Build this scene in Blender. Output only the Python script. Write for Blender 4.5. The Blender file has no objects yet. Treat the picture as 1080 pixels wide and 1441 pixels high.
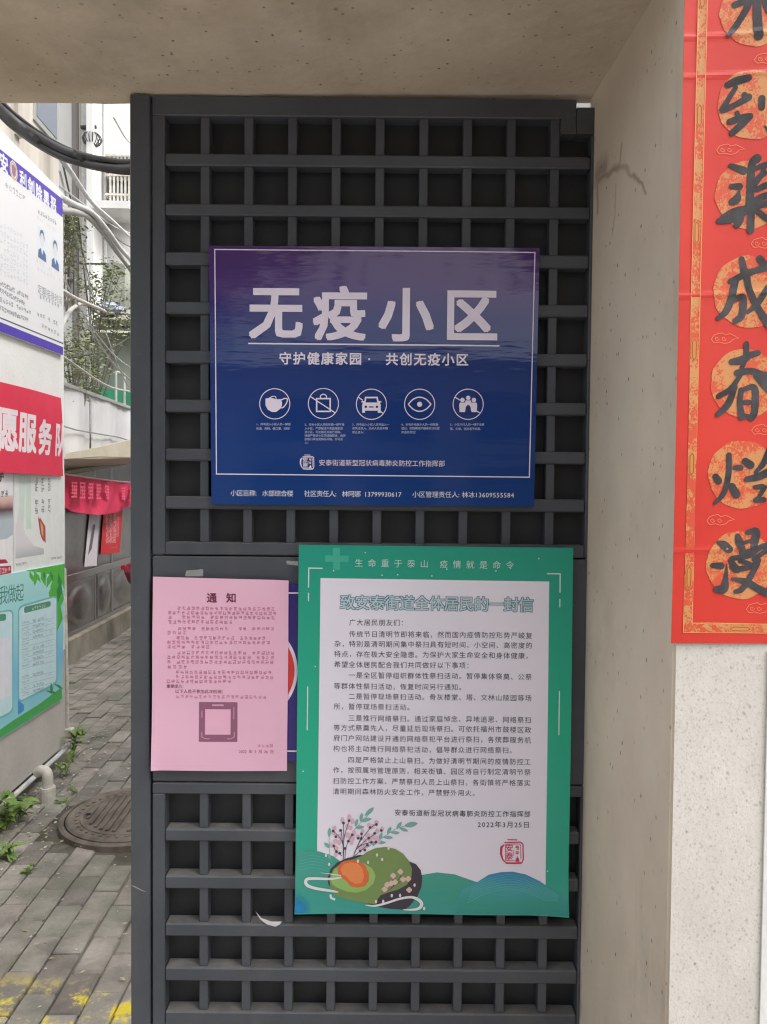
import bpy, bmesh, math, random
from math import radians, sin, cos, pi, atan2, hypot, sqrt
from mathutils import Matrix, Vector
from mathutils.geometry import tessellate_polygon
random.seed(7)
sc = bpy.context.scene
COL = sc.collection

# ------------------------------------------------------------------ camera
FPX = 1060.0; CZ = 1.55
PITCH, ROLL = radians(1.7), radians(0.5)
cd = bpy.data.cameras.new('camera'); cam = bpy.data.objects.new('camera', cd); COL.objects.link(cam)
RC = Matrix.Rotation(pi/2 - PITCH, 3, 'X') @ Matrix.Rotation(ROLL, 3, 'Z')
cam.matrix_world = Matrix.Translation((0, 0, CZ)) @ RC.to_4x4()
cd.sensor_fit = 'VERTICAL'; cd.sensor_height = 36.0; cd.lens = FPX/1441*36.0
cd.clip_start = 0.02; cd.clip_end = 400
sc.camera = cam
# ------------------------------------------------------------------ world, sun, exposure
w = bpy.data.worlds.new('World'); sc.world = w; w.use_nodes = True
wn = w.node_tree.nodes; wl = w.node_tree.links
sky = wn.new('ShaderNodeTexSky'); sky.sky_type = 'NISHITA'; sky.sun_disc = False
sky.sun_elevation = radians(52); sky.sun_rotation = radians(105); sky.dust_density = 6.0; sky.air_density = 1.2
hs = wn.new('ShaderNodeHueSaturation'); hs.inputs['Saturation'].default_value = 0.18
wl.new(sky.outputs[0], hs.inputs['Color']); wl.new(hs.outputs[0], wn['Background'].inputs[0])
wn['Background'].inputs[1].default_value = 0.15
sd = bpy.data.lights.new('sun', 'SUN'); sd.energy = 0.5; sd.angle = radians(30); sd.color = (1, .97, .93)
so = bpy.data.objects.new('sun', sd); COL.objects.link(so)
# the sun stands to the right of the alley, a little behind the camera
so.rotation_euler = (radians(90-52), 0, radians(75)); so.location = (6, -2, 9)
vs = sc.view_settings; vs.view_transform = 'Standard'; vs.look = 'None'; vs.gamma = 1; vs.use_curve_mapping = False
vs.exposure = 1.27
sc.cycles.filter_width = 1.2

# ------------------------------------------------------------------ frames and rays
ANG = {0: 0.0, 1: radians(2.16)}          # frame 1: the alley runs 2 degrees off square
RF = {k: Matrix.Rotation(a, 3, 'Z') for k, a in ANG.items()}
C0 = Vector((0, 0, CZ))
def ray(px, py, fr=0):
    d = RC @ Vector(((px-540)/FPX, -(py-720.5)/FPX, -1))
    return RF[fr].transposed() @ d
def at_y(px, py, Y, fr=0):
    d = ray(px, py, fr); return C0 + d*(Y/d.y)
def at_x(px, py, X, fr=1):
    d = ray(px, py, fr); return C0 + d*(X/d.x)
def at_z(px, py, Z=0, fr=1):
    d = ray(px, py, fr); return C0 + d*((Z-CZ)/d.z)

# ------------------------------------------------------------------ materials
def lin(c):
    return tuple((v/255/12.92 if v/255 <= .04045 else ((v/255+.055)/1.055)**2.4) for v in c)
def mat(name, col, rough=.6, col2=None, scale=6, detail=6, contrast=(.35, .65), bump=0, bscale=None, metal=0, spec=.5,
        stretch=(1, 1, 1), speck=None, em=None, trans=0, coat=0, space='Object'):
    m = bpy.data.materials.new(name); m.use_nodes = True
    n = m.node_tree.nodes; l = m.node_tree.links; b = n['Principled BSDF']
    b.inputs['Base Color'].default_value = (*col, 1); b.inputs['Roughness'].default_value = rough
    b.inputs['Metallic'].default_value = metal; b.inputs['Specular IOR Level'].default_value = spec
    if coat: b.inputs['Coat Weight'].default_value = coat; b.inputs['Coat Roughness'].default_value = .06
    if trans: b.inputs['Transmission Weight'].default_value = trans
    tc = n.new('ShaderNodeTexCoord'); mp = n.new('ShaderNodeMapping'); mp.inputs['Scale'].default_value = stretch
    if space == 'World':
        g = n.new('ShaderNodeNewGeometry'); l.new(g.outputs['Position'], mp.inputs[0])
    else: l.new(tc.outputs['Object'], mp.inputs[0])
    cur = None
    if col2:
        nz = n.new('ShaderNodeTexNoise'); nz.inputs['Scale'].default_value = scale; nz.inputs['Detail'].default_value = detail
        nz.inputs['Roughness'].default_value = .62
        l.new(mp.outputs[0], nz.inputs['Vector'])
        mr = n.new('ShaderNodeMapRange'); mr.inputs[1].default_value = contrast[0]; mr.inputs[2].default_value = contrast[1]
        l.new(nz.outputs[0], mr.inputs[0])
        mx = n.new('ShaderNodeMix'); mx.data_type = 'RGBA'; mx.inputs[6].default_value = (*col, 1); mx.inputs[7].default_value = (*col2, 1)
        l.new(mr.outputs[0], mx.inputs[0]); cur = mx.outputs[2]
    for sp in (speck or []):
        # (colour, scale, threshold low, high, density threshold)
        c, s, a, d_, dens = sp
        vo = n.new('ShaderNodeTexVoronoi'); vo.inputs['Scale'].default_value = s
        mq = n.new('ShaderNodeMapping'); mq.inputs['Rotation'].default_value = (.4, .7, .3); l.new(mp.outputs[0], mq.inputs[0]); l.new(mq.outputs[0], vo.inputs['Vector'])
        mr = n.new('ShaderNodeMapRange'); mr.inputs[1].default_value = a; mr.inputs[2].default_value = d_
        mr.inputs[3].default_value = 1; mr.inputs[4].default_value = 0
        l.new(vo.outputs['Distance'], mr.inputs[0])
        sx = n.new('ShaderNodeSeparateColor'); l.new(vo.outputs['Color'], sx.inputs[0])
        gt = n.new('ShaderNodeMath'); gt.operation = 'GREATER_THAN'; gt.inputs[1].default_value = dens; l.new(sx.outputs[0], gt.inputs[0])
        mu = n.new('ShaderNodeMath'); mu.operation = 'MULTIPLY'; l.new(mr.outputs[0], mu.inputs[0]); l.new(gt.outputs[0], mu.inputs[1])
        mu2 = n.new('ShaderNodeMath'); mu2.operation = 'MULTIPLY'; l.new(mu.outputs[0], mu2.inputs[0]); l.new(sx.outputs[1], mu2.inputs[1])
        mx = n.new('ShaderNodeMix'); mx.data_type = 'RGBA'; mx.inputs[7].default_value = (*c, 1)
        if cur: l.new(cur, mx.inputs[6])
        else: mx.inputs[6].default_value = (*col, 1)
        l.new(mu2.outputs[0], mx.inputs[0]); cur = mx.outputs[2]
    if cur: l.new(cur, b.inputs['Base Color'])
    if bump:
        bz = n.new('ShaderNodeTexNoise'); bz.inputs['Scale'].default_value = bscale or scale*4; bz.inputs['Detail'].default_value = 5
        l.new(mp.outputs[0], bz.inputs['Vector'])
        bp = n.new('ShaderNodeBump'); bp.inputs['Strength'].default_value = 1; bp.inputs['Distance'].default_value = bump
        l.new(bz.outputs[0], bp.inputs['Height']); l.new(bp.outputs[0], b.inputs['Normal'])
    m['_c'] = 1
    return m
def grad(m, axis, stops, a, b_, noise=0.0, ns=5):
    """printed colour gradient along an object axis (0 x, 1 y, 2 z) between object coordinates a and b_"""
    n = m.node_tree.nodes; l = m.node_tree.links; b = n['Principled BSDF']
    tc = n.new('ShaderNodeTexCoord'); sx = n.new('ShaderNodeSeparateXYZ'); l.new(tc.outputs['Object'], sx.inputs[0])
    mr = n.new('ShaderNodeMapRange'); mr.inputs[1].default_value = a; mr.inputs[2].default_value = b_; l.new(sx.outputs[axis], mr.inputs[0])
    src = mr.outputs[0]
    if noise:
        nz = n.new('ShaderNodeTexNoise'); nz.inputs['Scale'].default_value = ns; l.new(tc.outputs['Object'], nz.inputs['Vector'])
        ma = n.new('ShaderNodeMath'); ma.operation = 'MULTIPLY_ADD'; ma.inputs[1].default_value = noise; l.new(nz.outputs[0], ma.inputs[0]); l.new(src, ma.inputs[2])
        mb = n.new('ShaderNodeMath'); mb.operation = 'SUBTRACT'; mb.inputs[1].default_value = noise/2; l.new(ma.outputs[0], mb.inputs[0]); src = mb.outputs[0]
    cr = n.new('ShaderNodeValToRGB'); l.new(src, cr.inputs[0])
    e = cr.color_ramp.elements
    e[0].position = stops[0][0]; e[0].color = (*stops[0][1], 1); e[1].position = stops[-1][0]; e[1].color = (*stops[-1][1], 1)
    for p, c in stops[1:-1]:
        k = e.new(p); k.color = (*c, 1)
    l.new(cr.outputs[0], b.inputs['Base Color'])
    return m
_pm = {}
def pm(rgb, rough=.55, bump=0, bs=8, coat=0):
    """printed ink or paper of one colour"""
    k = (tuple(rgb), rough, bump, bs, coat)
    if k not in _pm:
        c = lin(rgb); _pm[k] = mat('print_%02x%02x%02x' % tuple(int(v) for v in rgb), c, rough, col2=tuple(v*.93 for v in c), scale=18, bump=bump, bscale=bs, coat=coat)
    return _pm[k]

# ------------------------------------------------------------------ objects
def tag(o, label=None, cat=None, group=None, kind=None):
    if label: o['label'] = label
    if cat: o['category'] = cat
    if group: o['group'] = group
    if kind: o['kind'] = kind
    return o
def thing(name, base, fr, label, cat, group=None):
    o = bpy.data.objects.new(name, None); COL.objects.link(o); o.empty_display_size = .1
    o.location = RF[fr] @ Vector(base); o.rotation_euler = (0, 0, ANG[fr]); o['_b'] = tuple(base); o['_f'] = fr
    tag(o, label, cat, group); return o
def _base_of(parent):
    # total offset of a part from frame coordinates
    b = Vector(parent['_b']); return b
def obj(name, verts, faces, m, parent=None, fr=0, base=None, smooth=False, label=None):
    """verts are frame coordinates"""
    if parent is not None: b = Vector(parent['_b'])
    else: b = Vector(base if base is not None else (0, 0, 0))
    me = bpy.data.meshes.new(name); me.from_pydata([tuple(Vector(v)-b) for v in verts], [], faces); me.validate(); me.update()
    for mm in (m if isinstance(m, (list, tuple)) else [m]): me.materials.append(mm)
    o = bpy.data.objects.new(name, me); COL.objects.link(o); o['_b'] = tuple(b)
    if parent is not None: o.parent = parent
    else: o.location = RF[fr] @ b; o.rotation_euler = (0, 0, ANG[fr])
    if smooth:
        for p in me.polygons: p.use_smooth = True
    if label: o['label'] = label
    return o
class G:
    """mesh accumulator"""
    def __init__(s): s.v = []; s.f = []
    def add(s, vs_, fs):
        k = len(s.v); s.v += [Vector(q) for q in vs_]; s.f += [tuple(i+k for i in f) for f in fs]; return s
    def box(s, a, b, ch=0):
        x0, y0, z0 = a; x1, y1, z1 = b
        if not ch:
            return s.add([(x0,y0,z0),(x1,y0,z0),(x1,y1,z0),(x0,y1,z0),(x0,y0,z1),(x1,y0,z1),(x1,y1,z1),(x0,y1,z1)],
                     [(0,3,2,1),(4,5,6,7),(0,1,5,4),(1,2,6,5),(2,3,7,6),(3,0,4,7)])
        bm = bmesh.new(); r = bmesh.ops.create_cube(bm, size=1)
        for v in bm.verts: v.co = Vector(((x0+x1)/2+v.co.x*(x1-x0), (y0+y1)/2+v.co.y*(y1-y0), (z0+z1)/2+v.co.z*(z1-z0)))
        bmesh.ops.bevel(bm, geom=bm.edges[:], offset=ch, segments=1, affect='EDGES')
        bm.verts.index_update(); s.add([v.co.copy() for v in bm.verts], [[v.index for v in f.verts] for f in bm.faces]); bm.free(); return s
    def quadbox(s, pts, n_, t):
        """polygon extruded by n_*t"""
        k = len(pts); n_ = Vector(n_)*t
        return s.add([Vector(p) for p in pts]+[Vector(p)+n_ for p in pts],
              [tuple(range(k)), tuple(range(2*k-1, k-1, -1))]+[(i, i+k, (i+1) % k+k, (i+1) % k) for i in range(k)])
    def tube(s, pts, r, seg=8, cap=True):
        pts = [Vector(p) for p in pts]; n_ = len(pts); rs = r if isinstance(r, (list, tuple)) else [r]*n_
        vs_ = []; up = None
        for i, p in enumerate(pts):
            t = (pts[min(i+1, n_-1)]-pts[max(i-1, 0)]).normalized()
            if up is None: up = Vector((0, 0, 1)) if abs(t.z) < .9 else Vector((1, 0, 0))
            a = t.cross(up).normalized(); b = a.cross(t).normalized(); up = b
            for k in range(seg): vs_.append(p+a*rs[i]*cos(2*pi*k/seg)+b*rs[i]*sin(2*pi*k/seg))
        fs = [(i*seg+k, i*seg+(k+1) % seg, (i+1)*seg+(k+1) % seg, (i+1)*seg+k) for i in range(n_-1) for k in range(seg)]
        if cap: fs += [tuple(range(seg-1, -1, -1)), tuple((n_-1)*seg+k for k in range(seg))]
        return s.add(vs_, fs)
    def obj(s, name, m, parent=None, **k): return obj(name, s.v, s.f, m, parent, **k)
def spline(pts, n=8):
    pts = [Vector(p) for p in pts]; P = [2*pts[0]-pts[1]]+pts+[2*pts[-1]-pts[-2]]; out = []
    for i in range(1, len(P)-2):
        for k in range(n):
            t = k/n; a, b, c, d = P[i-1:i+3]
            out.append(.5*((2*b)+(c-a)*t+(2*a-5*b+4*c-d)*t*t+(3*b-a-3*c+d)*t**3))
    out.append(pts[-1]); return out

# ------------------------------------------------------------------ lettering
_gc = {}
def glyph(ch, off=0):
    k = (ch, off)
    if k not in _gc:
        c = bpy.data.curves.new('g', 'FONT'); c.body = ch; c.size = 1; c.offset = off; c.resolution_u = 2
        o = bpy.data.objects.new('g', c); COL.objects.link(o)
        ev = o.evaluated_get(bpy.context.evaluated_depsgraph_get()); me = ev.to_mesh()
        _gc[k] = ([(v.co.x, v.co.y) for v in me.vertices], [tuple(p.vertices) for p in me.polygons])
        ev.to_mesh_clear(); bpy.data.objects.remove(o); bpy.data.curves.remove(c)
    return _gc[k]
class Poster:
    """a flat printed sheet: coordinates (u, v) in metres on the plane it hangs on"""
    def __init__(s, root, axis, depth, fr, disp=None):
        s.root, s.axis, s.d, s.fr = root, axis, depth, fr; s.disp = disp or (lambda u, v: 0)
    def uv(s, px, py):
        if s.axis == 'y': p = at_y(px, py, s.d, s.fr); return Vector((p.x, p.z))
        p = at_x(px, py, s.d, s.fr); return Vector((p.y, p.z))
    def P(s, u, v, off=0):
        o = off+s.disp(u, v)
        return Vector((u, s.d-o, v)) if s.axis == 'y' else Vector((s.d+o, u, v))
    def sheet(s, name, corners, m, t=.0004, nu=24, nv=24, parent=None, px=True, layer=0):
        c = [s.uv(*q) if px else Vector(q) for q in corners]   # tl tr br bl
        vs_ = []; W = nu+1
        for side in (0, 1):
            for j in range(nv+1):
                for i in range(nu+1):
                    a, b = i/nu, j/nv
                    q = c[0]*(1-a)*(1-b)+c[1]*a*(1-b)+c[2]*a*b+c[3]*(1-a)*b
                    vs_.append(s.P(q.x, q.y, layer*.00035-side*t))
        N = W*(nv+1); fs = []
        for j in range(nv):
            for i in range(nu):
                a = j*W+i; fs.append((a, a+W, a+W+1, a+1)); fs.append((N+a, N+a+1, N+a+W+1, N+a+W))
        rim = [i for i in range(W)]+[j*W+nu for j in range(1, nv+1)]+[nv*W+i for i in range(nu-1, -1, -1)]+[j*W for j in range(nv-1, 0, -1)]
        for k in range(len(rim)):
            a, b = rim[k], rim[(k+1) % len(rim)]; fs.append((a, b, N+b, N+a))
        return obj(name, vs_, fs, m, parent or s.root)
class Print:
    def __init__(s, P, name, m, layer=1, sub=None, parent=None):
        s.P, s.name, s.m, s.layer, s.sub, s.parent = P, name, m, layer, sub, parent; s.v = []; s.f = []; s.k = 0
    def _add(s, vs_, fs):
        o = (s.k % 24)*.000005; s.k += 1; b = len(s.v)
        s.v += [(q[0], q[1], o) for q in vs_]; s.f += [tuple(i+b for i in f) for f in fs]; return s
    def poly(s, pts, px=True):
        q = [s.P.uv(*p) if px else Vector(p) for p in pts]
        return s._add(q, [tuple(t) for t in tessellate_polygon([[Vector((a.x, a.y, 0)) for a in q]])])
    def rect(s, x0, y0, x1, y1, px=True): return s.poly([(x0, y0), (x1, y0), (x1, y1), (x0, y1)], px)
    def ribbon(s, pts, w_, px=True, closed=False, smooth=0):
        """w_ metres (or list); pts px"""
        q = [s.P.uv(*p) if px else Vector(p) for p in pts]
        n = len(q); ws = list(w_) if isinstance(w_, (list, tuple)) else [w_]*n
        if smooth and n > 2:
            q3 = spline([(a.x, a.y, 0) for a in q], smooth); w3 = spline([(a, 0, 0) for a in ws], smooth)
            q = [Vector((a.x, a.y)) for a in q3]; ws = [max(a.x, 1e-5) for a in w3]; n = len(q)
        L = []; R = []
        for i in range(n):
            a = q[(i-1) % n] if closed or i else q[0]; b = q[(i+1) % n] if closed or i < n-1 else q[-1]
            d1 = (q[i]-a); d2 = (b-q[i])
            d1 = d1.normalized() if d1.length > 1e-9 else d2.normalized(); d2 = d2.normalized() if d2.length > 1e-9 else d1
            t = (d1+d2); t = t.normalized() if t.length > 1e-6 else d1
            nn = Vector((-t.y, t.x)); k = 1/max(.5, nn.dot(Vector((-d1.y, d1.x))))
            L.append(q[i]+nn*ws[i]/2*k); R.append(q[i]-nn*ws[i]/2*k)
        m = n if closed else n-1
        return s._add(L+R, [(i, n+i, n+(i+1) % n, (i+1) % n) for i in range(m)])
    def disc(s, cx, cy, r, px=True, n=28, ry=None, a0=0):
        c = s.P.uv(cx, cy) if px else Vector((cx, cy)); ry = ry or r
        return s._add([c+Vector((r*cos(2*pi*i/n), ry*sin(2*pi*i/n))) for i in range(n)], [tuple(range(n-1, -1, -1))])
    def ring(s, cx, cy, r, w_, px=True, n=40):
        c = s.P.uv(cx, cy) if px else Vector((cx, cy))
        return s.ribbon([c+Vector((r*cos(2*pi*i/n), r*sin(2*pi*i/n))) for i in range(n)], w_, px=False, closed=True)
    def text(s, t, p0, p1, size, bold=0, px=True, hx=1.0, narrow=1.0):
        """characters spread evenly between two points on the line through their middles"""
        a = s.P.uv(*p0) if px else Vector(p0); b = s.P.uv(*p1) if px else Vector(p1)
        wts = [.55 if ord(c) < 128 else 1 for c in t]; T = sum(wts); d = (b-a); L = d.length; d = d/L; up = Vector((-d.y, d.x))
        x = 0
        for c, wt in zip(t, wts):
            if c not in ' \u3000':
                vs_, fs = glyph(c)
                xc = (x+wt/2)/T*L
                hw = .5 if wt == 1 else .275
                sh = [(0, 0)] if bold < .004 else [(-1, -1), (1, 1), (-1, 1), (1, -1)]+([(0, 0), (0, 1), (0, -1), (1, 0), (-1, 0)] if bold > .015 else [])
                for sx_, sy_ in sh:
                    s._add([a+d*(xc+(gx-hw+sx_*bold)*size*narrow)+up*((gy-.38+sy_*bold)*size) for gx, gy in vs_], fs)
            x += wt
        return s
    def scrawl(s, p0, p1, size, n, px=True, seed=0, dens=5, w_=.09):
        """print too blurred to read: little strokes in character cells"""
        rn = random.Random(seed); a = s.P.uv(*p0) if px else Vector(p0); b = s.P.uv(*p1) if px else Vector(p1)
        d = b-a; L = d.length; d = d/L; up = Vector((-d.y, d.x))
        for i in range(n):
            if rn.random() < .05: continue
            c = a+d*((i+.5)/n*L)
            hs_ = [(y, 1) for y in (-.38, -.19, 0, .19, .38)]; vs2 = [(x, 0) for x in (-.28, 0, .28)]
            pick = rn.sample(hs_+vs2, min(8, dens)); sz = size*rn.uniform(.85, 1)
            for (q, hz) in pick:
                lo_ = -.42 if rn.random() < .6 else rn.uniform(-.3, 0); hi_ = .42 if rn.random() < .6 else rn.uniform(0, .3)
                wd = size*w_*.5
                if hz: A_, B_, W_ = c+d*lo_*sz+up*q*sz, c+d*hi_*sz+up*q*sz, up*wd
                else: A_, B_, W_ = c+d*q*sz+up*lo_*sz, c+d*q*sz+up*hi_*sz, d*wd
                s._add([A_-W_, B_-W_, B_+W_, A_+W_], [(0, 1, 2, 3)])
        return s
    def cut(s):
        s.done(); s.v = []; s.f = []; return s
    def done(s, label=None):
        bm = bmesh.new(); vv = [bm.verts.new((a, b, c)) for a, b, c in s.v]
        for f in s.f:
            try: bm.faces.new([vv[i] for i in f])
            except ValueError: pass
        if s.sub:
            bmesh.ops.triangulate(bm, faces=[f for f in bm.faces if len(f.verts) > 4])
            for _ in range(5):
                es = [e for e in bm.edges if e.calc_length() > s.sub]
                if not es: break
                bmesh.ops.subdivide_edges(bm, edges=es, cuts=1, use_grid_fill=True)
        bm.normal_update(); bm.verts.index_update()
        vs_ = [s.P.P(v.co.x, v.co.y, s.layer*.00035+v.co.z) for v in bm.verts]; fs = [[v.index for v in f.verts] for f in bm.faces]; bm.free()
        return obj(s.name, vs_, fs, s.m, s.parent or s.P.root, label=label)
S = 1.17/FPX   # metres per photo pixel at the gate
# ================================================================== SETTING: ground
m_dirt = mat('dirt', (.07, .062, .048), .95, col2=(.22, .20, .165), scale=3, bump=.01, bscale=30, space='World')
m_street = mat('concrete_ground', (.30, .29, .27), .9, col2=(.20, .19, .18), scale=1.5, bump=.004, bscale=60, space='World')
tag(G().add([(-60, -60, -.03), (60, -60, -.03), (60, 90, -.03), (-60, 90, -.03)], [(0, 1, 2, 3)]).obj('ground', m_dirt), kind='structure')
tag(G().box((-9, -9, -.028), (9, 1.45, -.004)).obj('pavement', m_street), kind='structure')

def brick_material():
    m = mat('paver', (.18, .170, .157), .82, col2=(.40, .38, .355), scale=7, contrast=(.3, .7), bump=.0035, bscale=70, space='World',
            speck=[((.40, .39, .36), 16, .08, .2, .6)])
    n = m.node_tree.nodes; l = m.node_tree.links; b = n['Principled BSDF']
    src = b.inputs['Base Color'].links[0].from_socket
    oi = n.new('ShaderNodeObjectInfo'); g = n.new('ShaderNodeNewGeometry')
    cr = n.new('ShaderNodeValToRGB'); l.new(oi.outputs['Random'], cr.inputs[0])
    e = cr.color_ramp.elements; e[0].color = (.58, .54, .52, 1); e[1].color = (1.08, 1.04, 1.0, 1)
    k = e.new(.35); k.color = (.84, .84, .78, 1); k = e.new(.7); k.color = (.95, .90, .86, 1)
    mx = n.new('ShaderNodeMix'); mx.data_type = 'RGBA'; mx.blend_type = 'MULTIPLY'; mx.inputs[0].default_value = 1
    l.new(src, mx.inputs[6]); l.new(cr.outputs[0], mx.inputs[7]); cur = mx.outputs[2]
    # moss and damp in large patches
    nz = n.new('ShaderNodeTexNoise'); nz.inputs['Scale'].default_value = 2.2; nz.inputs['Detail'].default_value = 6; l.new(g.outputs['Position'], nz.inputs['Vector'])
    mr = n.new('ShaderNodeMapRange'); mr.inputs[1].default_value = .50; mr.inputs[2].default_value = .68; mr.inputs[4].default_value = .75; l.new(nz.outputs[0], mr.inputs[0])
    m2 = n.new('ShaderNodeMix'); m2.data_type = 'RGBA'; m2.inputs[7].default_value = (.115, .12, .085, 1); l.new(cur, m2.inputs[6]); l.new(mr.outputs[0], m2.inputs[0]); cur = m2.outputs[2]
    # worn yellow paint line across the paving
    sx = n.new('ShaderNodeSeparateXYZ'); l.new(g.outputs['Position'], sx.inputs[0])
    a = n.new('ShaderNodeMapRange'); a.inputs[1].default_value = 2.35; a.inputs[2].default_value = 2.24; l.new(sx.outputs[1], a.inputs[0])
    nb = n.new('ShaderNodeTexNoise'); nb.inputs['Scale'].default_value = 7; nb.inputs['Detail'].default_value = 8; nb.inputs['Roughness'].default_value = .75; l.new(g.outputs['Position'], nb.inputs['Vector'])
    c = n.new('ShaderNodeMapRange'); c.inputs[1].default_value = .515; c.inputs[2].default_value = .58; l.new(nb.outputs[0], c.inputs[0])
    d = n.new('ShaderNodeMath'); d.operation = 'MULTIPLY'; l.new(a.outputs[0], d.inputs[0]); l.new(c.outputs[0], d.inputs[1])
    m3 = n.new('ShaderNodeMix'); m3.data_type = 'RGBA'; m3.inputs[7].default_value = (.62, .50, .045, 1); l.new(cur, m3.inputs[6]); l.new(d.outputs[0], m3.inputs[0])
    l.new(m3.outputs[2], b.inputs['Base Color'])
    return m
m_brick = brick_material()
bed = G().box((-2.8, 1.5, -.03), (1.5, 16, -.014)); paving = bed.obj('paving', m_dirt, fr=1); tag(paving, kind='structure')
MH = Vector((-1.03, 3.55)); MR = .315
bmesh_data = []
for k in range(5):
    g = G().box((-.0475, -.0975, -.05), (.0475, .0975, 0), ch=.004+.001*k)
    for v in g.v:
        v.x += random.uniform(-.0012, .0012); v.y += random.uniform(-.0015, .0015)
    me = bpy.data.meshes.new('brick'); me.from_pydata([tuple(v) for v in g.v], [], g.f); me.materials.append(m_brick); bmesh_data.append(me)
nb = 0; far = G()
for j in range(-1, 68):
    for i in range(-28, 14):
        x = i*.1+.05; y = 1.6+j*.2+(.1 if i % 2 else 0)
        if hypot(x-MH.x, y-MH.y) < MR+.045: continue
        z = random.uniform(-.005, .001)
        sag = .006*sin(x*5+y*3)
        if y < 5.2 and x > -1.95+.0*y and -.52*y-.25 < x < -.19*y+.12 and nb < 300:
            o = bpy.data.objects.new('brick', random.choice(bmesh_data)); COL.objects.link(o); o.parent = paving
            o.location = (x, y, z+sag); o.rotation_euler = (random.uniform(-.02, .02), random.uniform(-.025, .025), random.uniform(-.02, .02)); nb += 1
        elif y > 1.5:
            far.box((x-.0475, y-.0975, -.04), (x+.0475, y+.0975, z+sag))
f_ = far.obj('brick_field', m_brick, fr=1); f_.parent = paving; f_.location = (0, 0, 0); f_.rotation_euler = (0, 0, 0); tag(f_, kind='stuff')

# manhole cover
m_iron = mat('cast_iron', (.10, .082, .068), .75, col2=(.215, .18, .152), scale=9, bump=.0015, bscale=90, metal=.15)
t = thing('manhole_cover', (MH.x, MH.y, 0), 1, 'round rusty cast iron manhole cover with raised ribs in the paving', 'manhole cover')
def lathe(g, c, prof, seg=48):
    n = len(prof); vs_ = [(c[0]+r*cos(2*pi*k/seg), c[1]+r*sin(2*pi*k/seg), c[2]+z) for r, z in prof for k in range(seg)]
    return g.add(vs_, [(i*seg+k, i*seg+(k+1) % seg, (i+1)*seg+(k+1) % seg, (i+1)*seg+k) for i in range(n-1) for k in range(seg)])
c = (MH.x, MH.y, .0)
lathe(G(), c, [(.33, -.04), (.33, .012), (.318, .017), (.307, .017), (.305, -.04)], 64).obj('rim', m_iron, t)
lathe(G(), c, [(.3, -.02), (.3, .018), (.29, .024), (.27, .024), (.265, .018), (.24, .018), (.237, .023), (.225, .023), (.222, .018), (.001, .018)], 64).obj('lid', m_iron, t)
g = G()
for k in range(-6, 7):
    x = k*.032; L = sqrt(max(0, .205**2-x*x))
    if L > .03 and abs(k) != 0: g.box((MH.x+x-.008, MH.y-L, .019), (MH.x+x+.008, MH.y+L, .027), ch=.002)
for k in range(40):
    a = 2*pi*k/40; g.box((MH.x+.253*cos(a)-.007, MH.y+.253*sin(a)-.007, .018), (MH.x+.253*cos(a)+.007, MH.y+.253*sin(a)+.007, .023))
tag(g.obj('rib_pattern', m_iron, t), kind='stuff')
lathe(G(), (MH.x-.2, MH.y-.04, .0), [(.013, .029), (.012, .030), (.001, .030)], 14).obj('lift_hole_shade', mat('hole_shade_black', (.01, .01, .01), 1), t)  # flat black disc painted for the dark inside a lift hole

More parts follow.
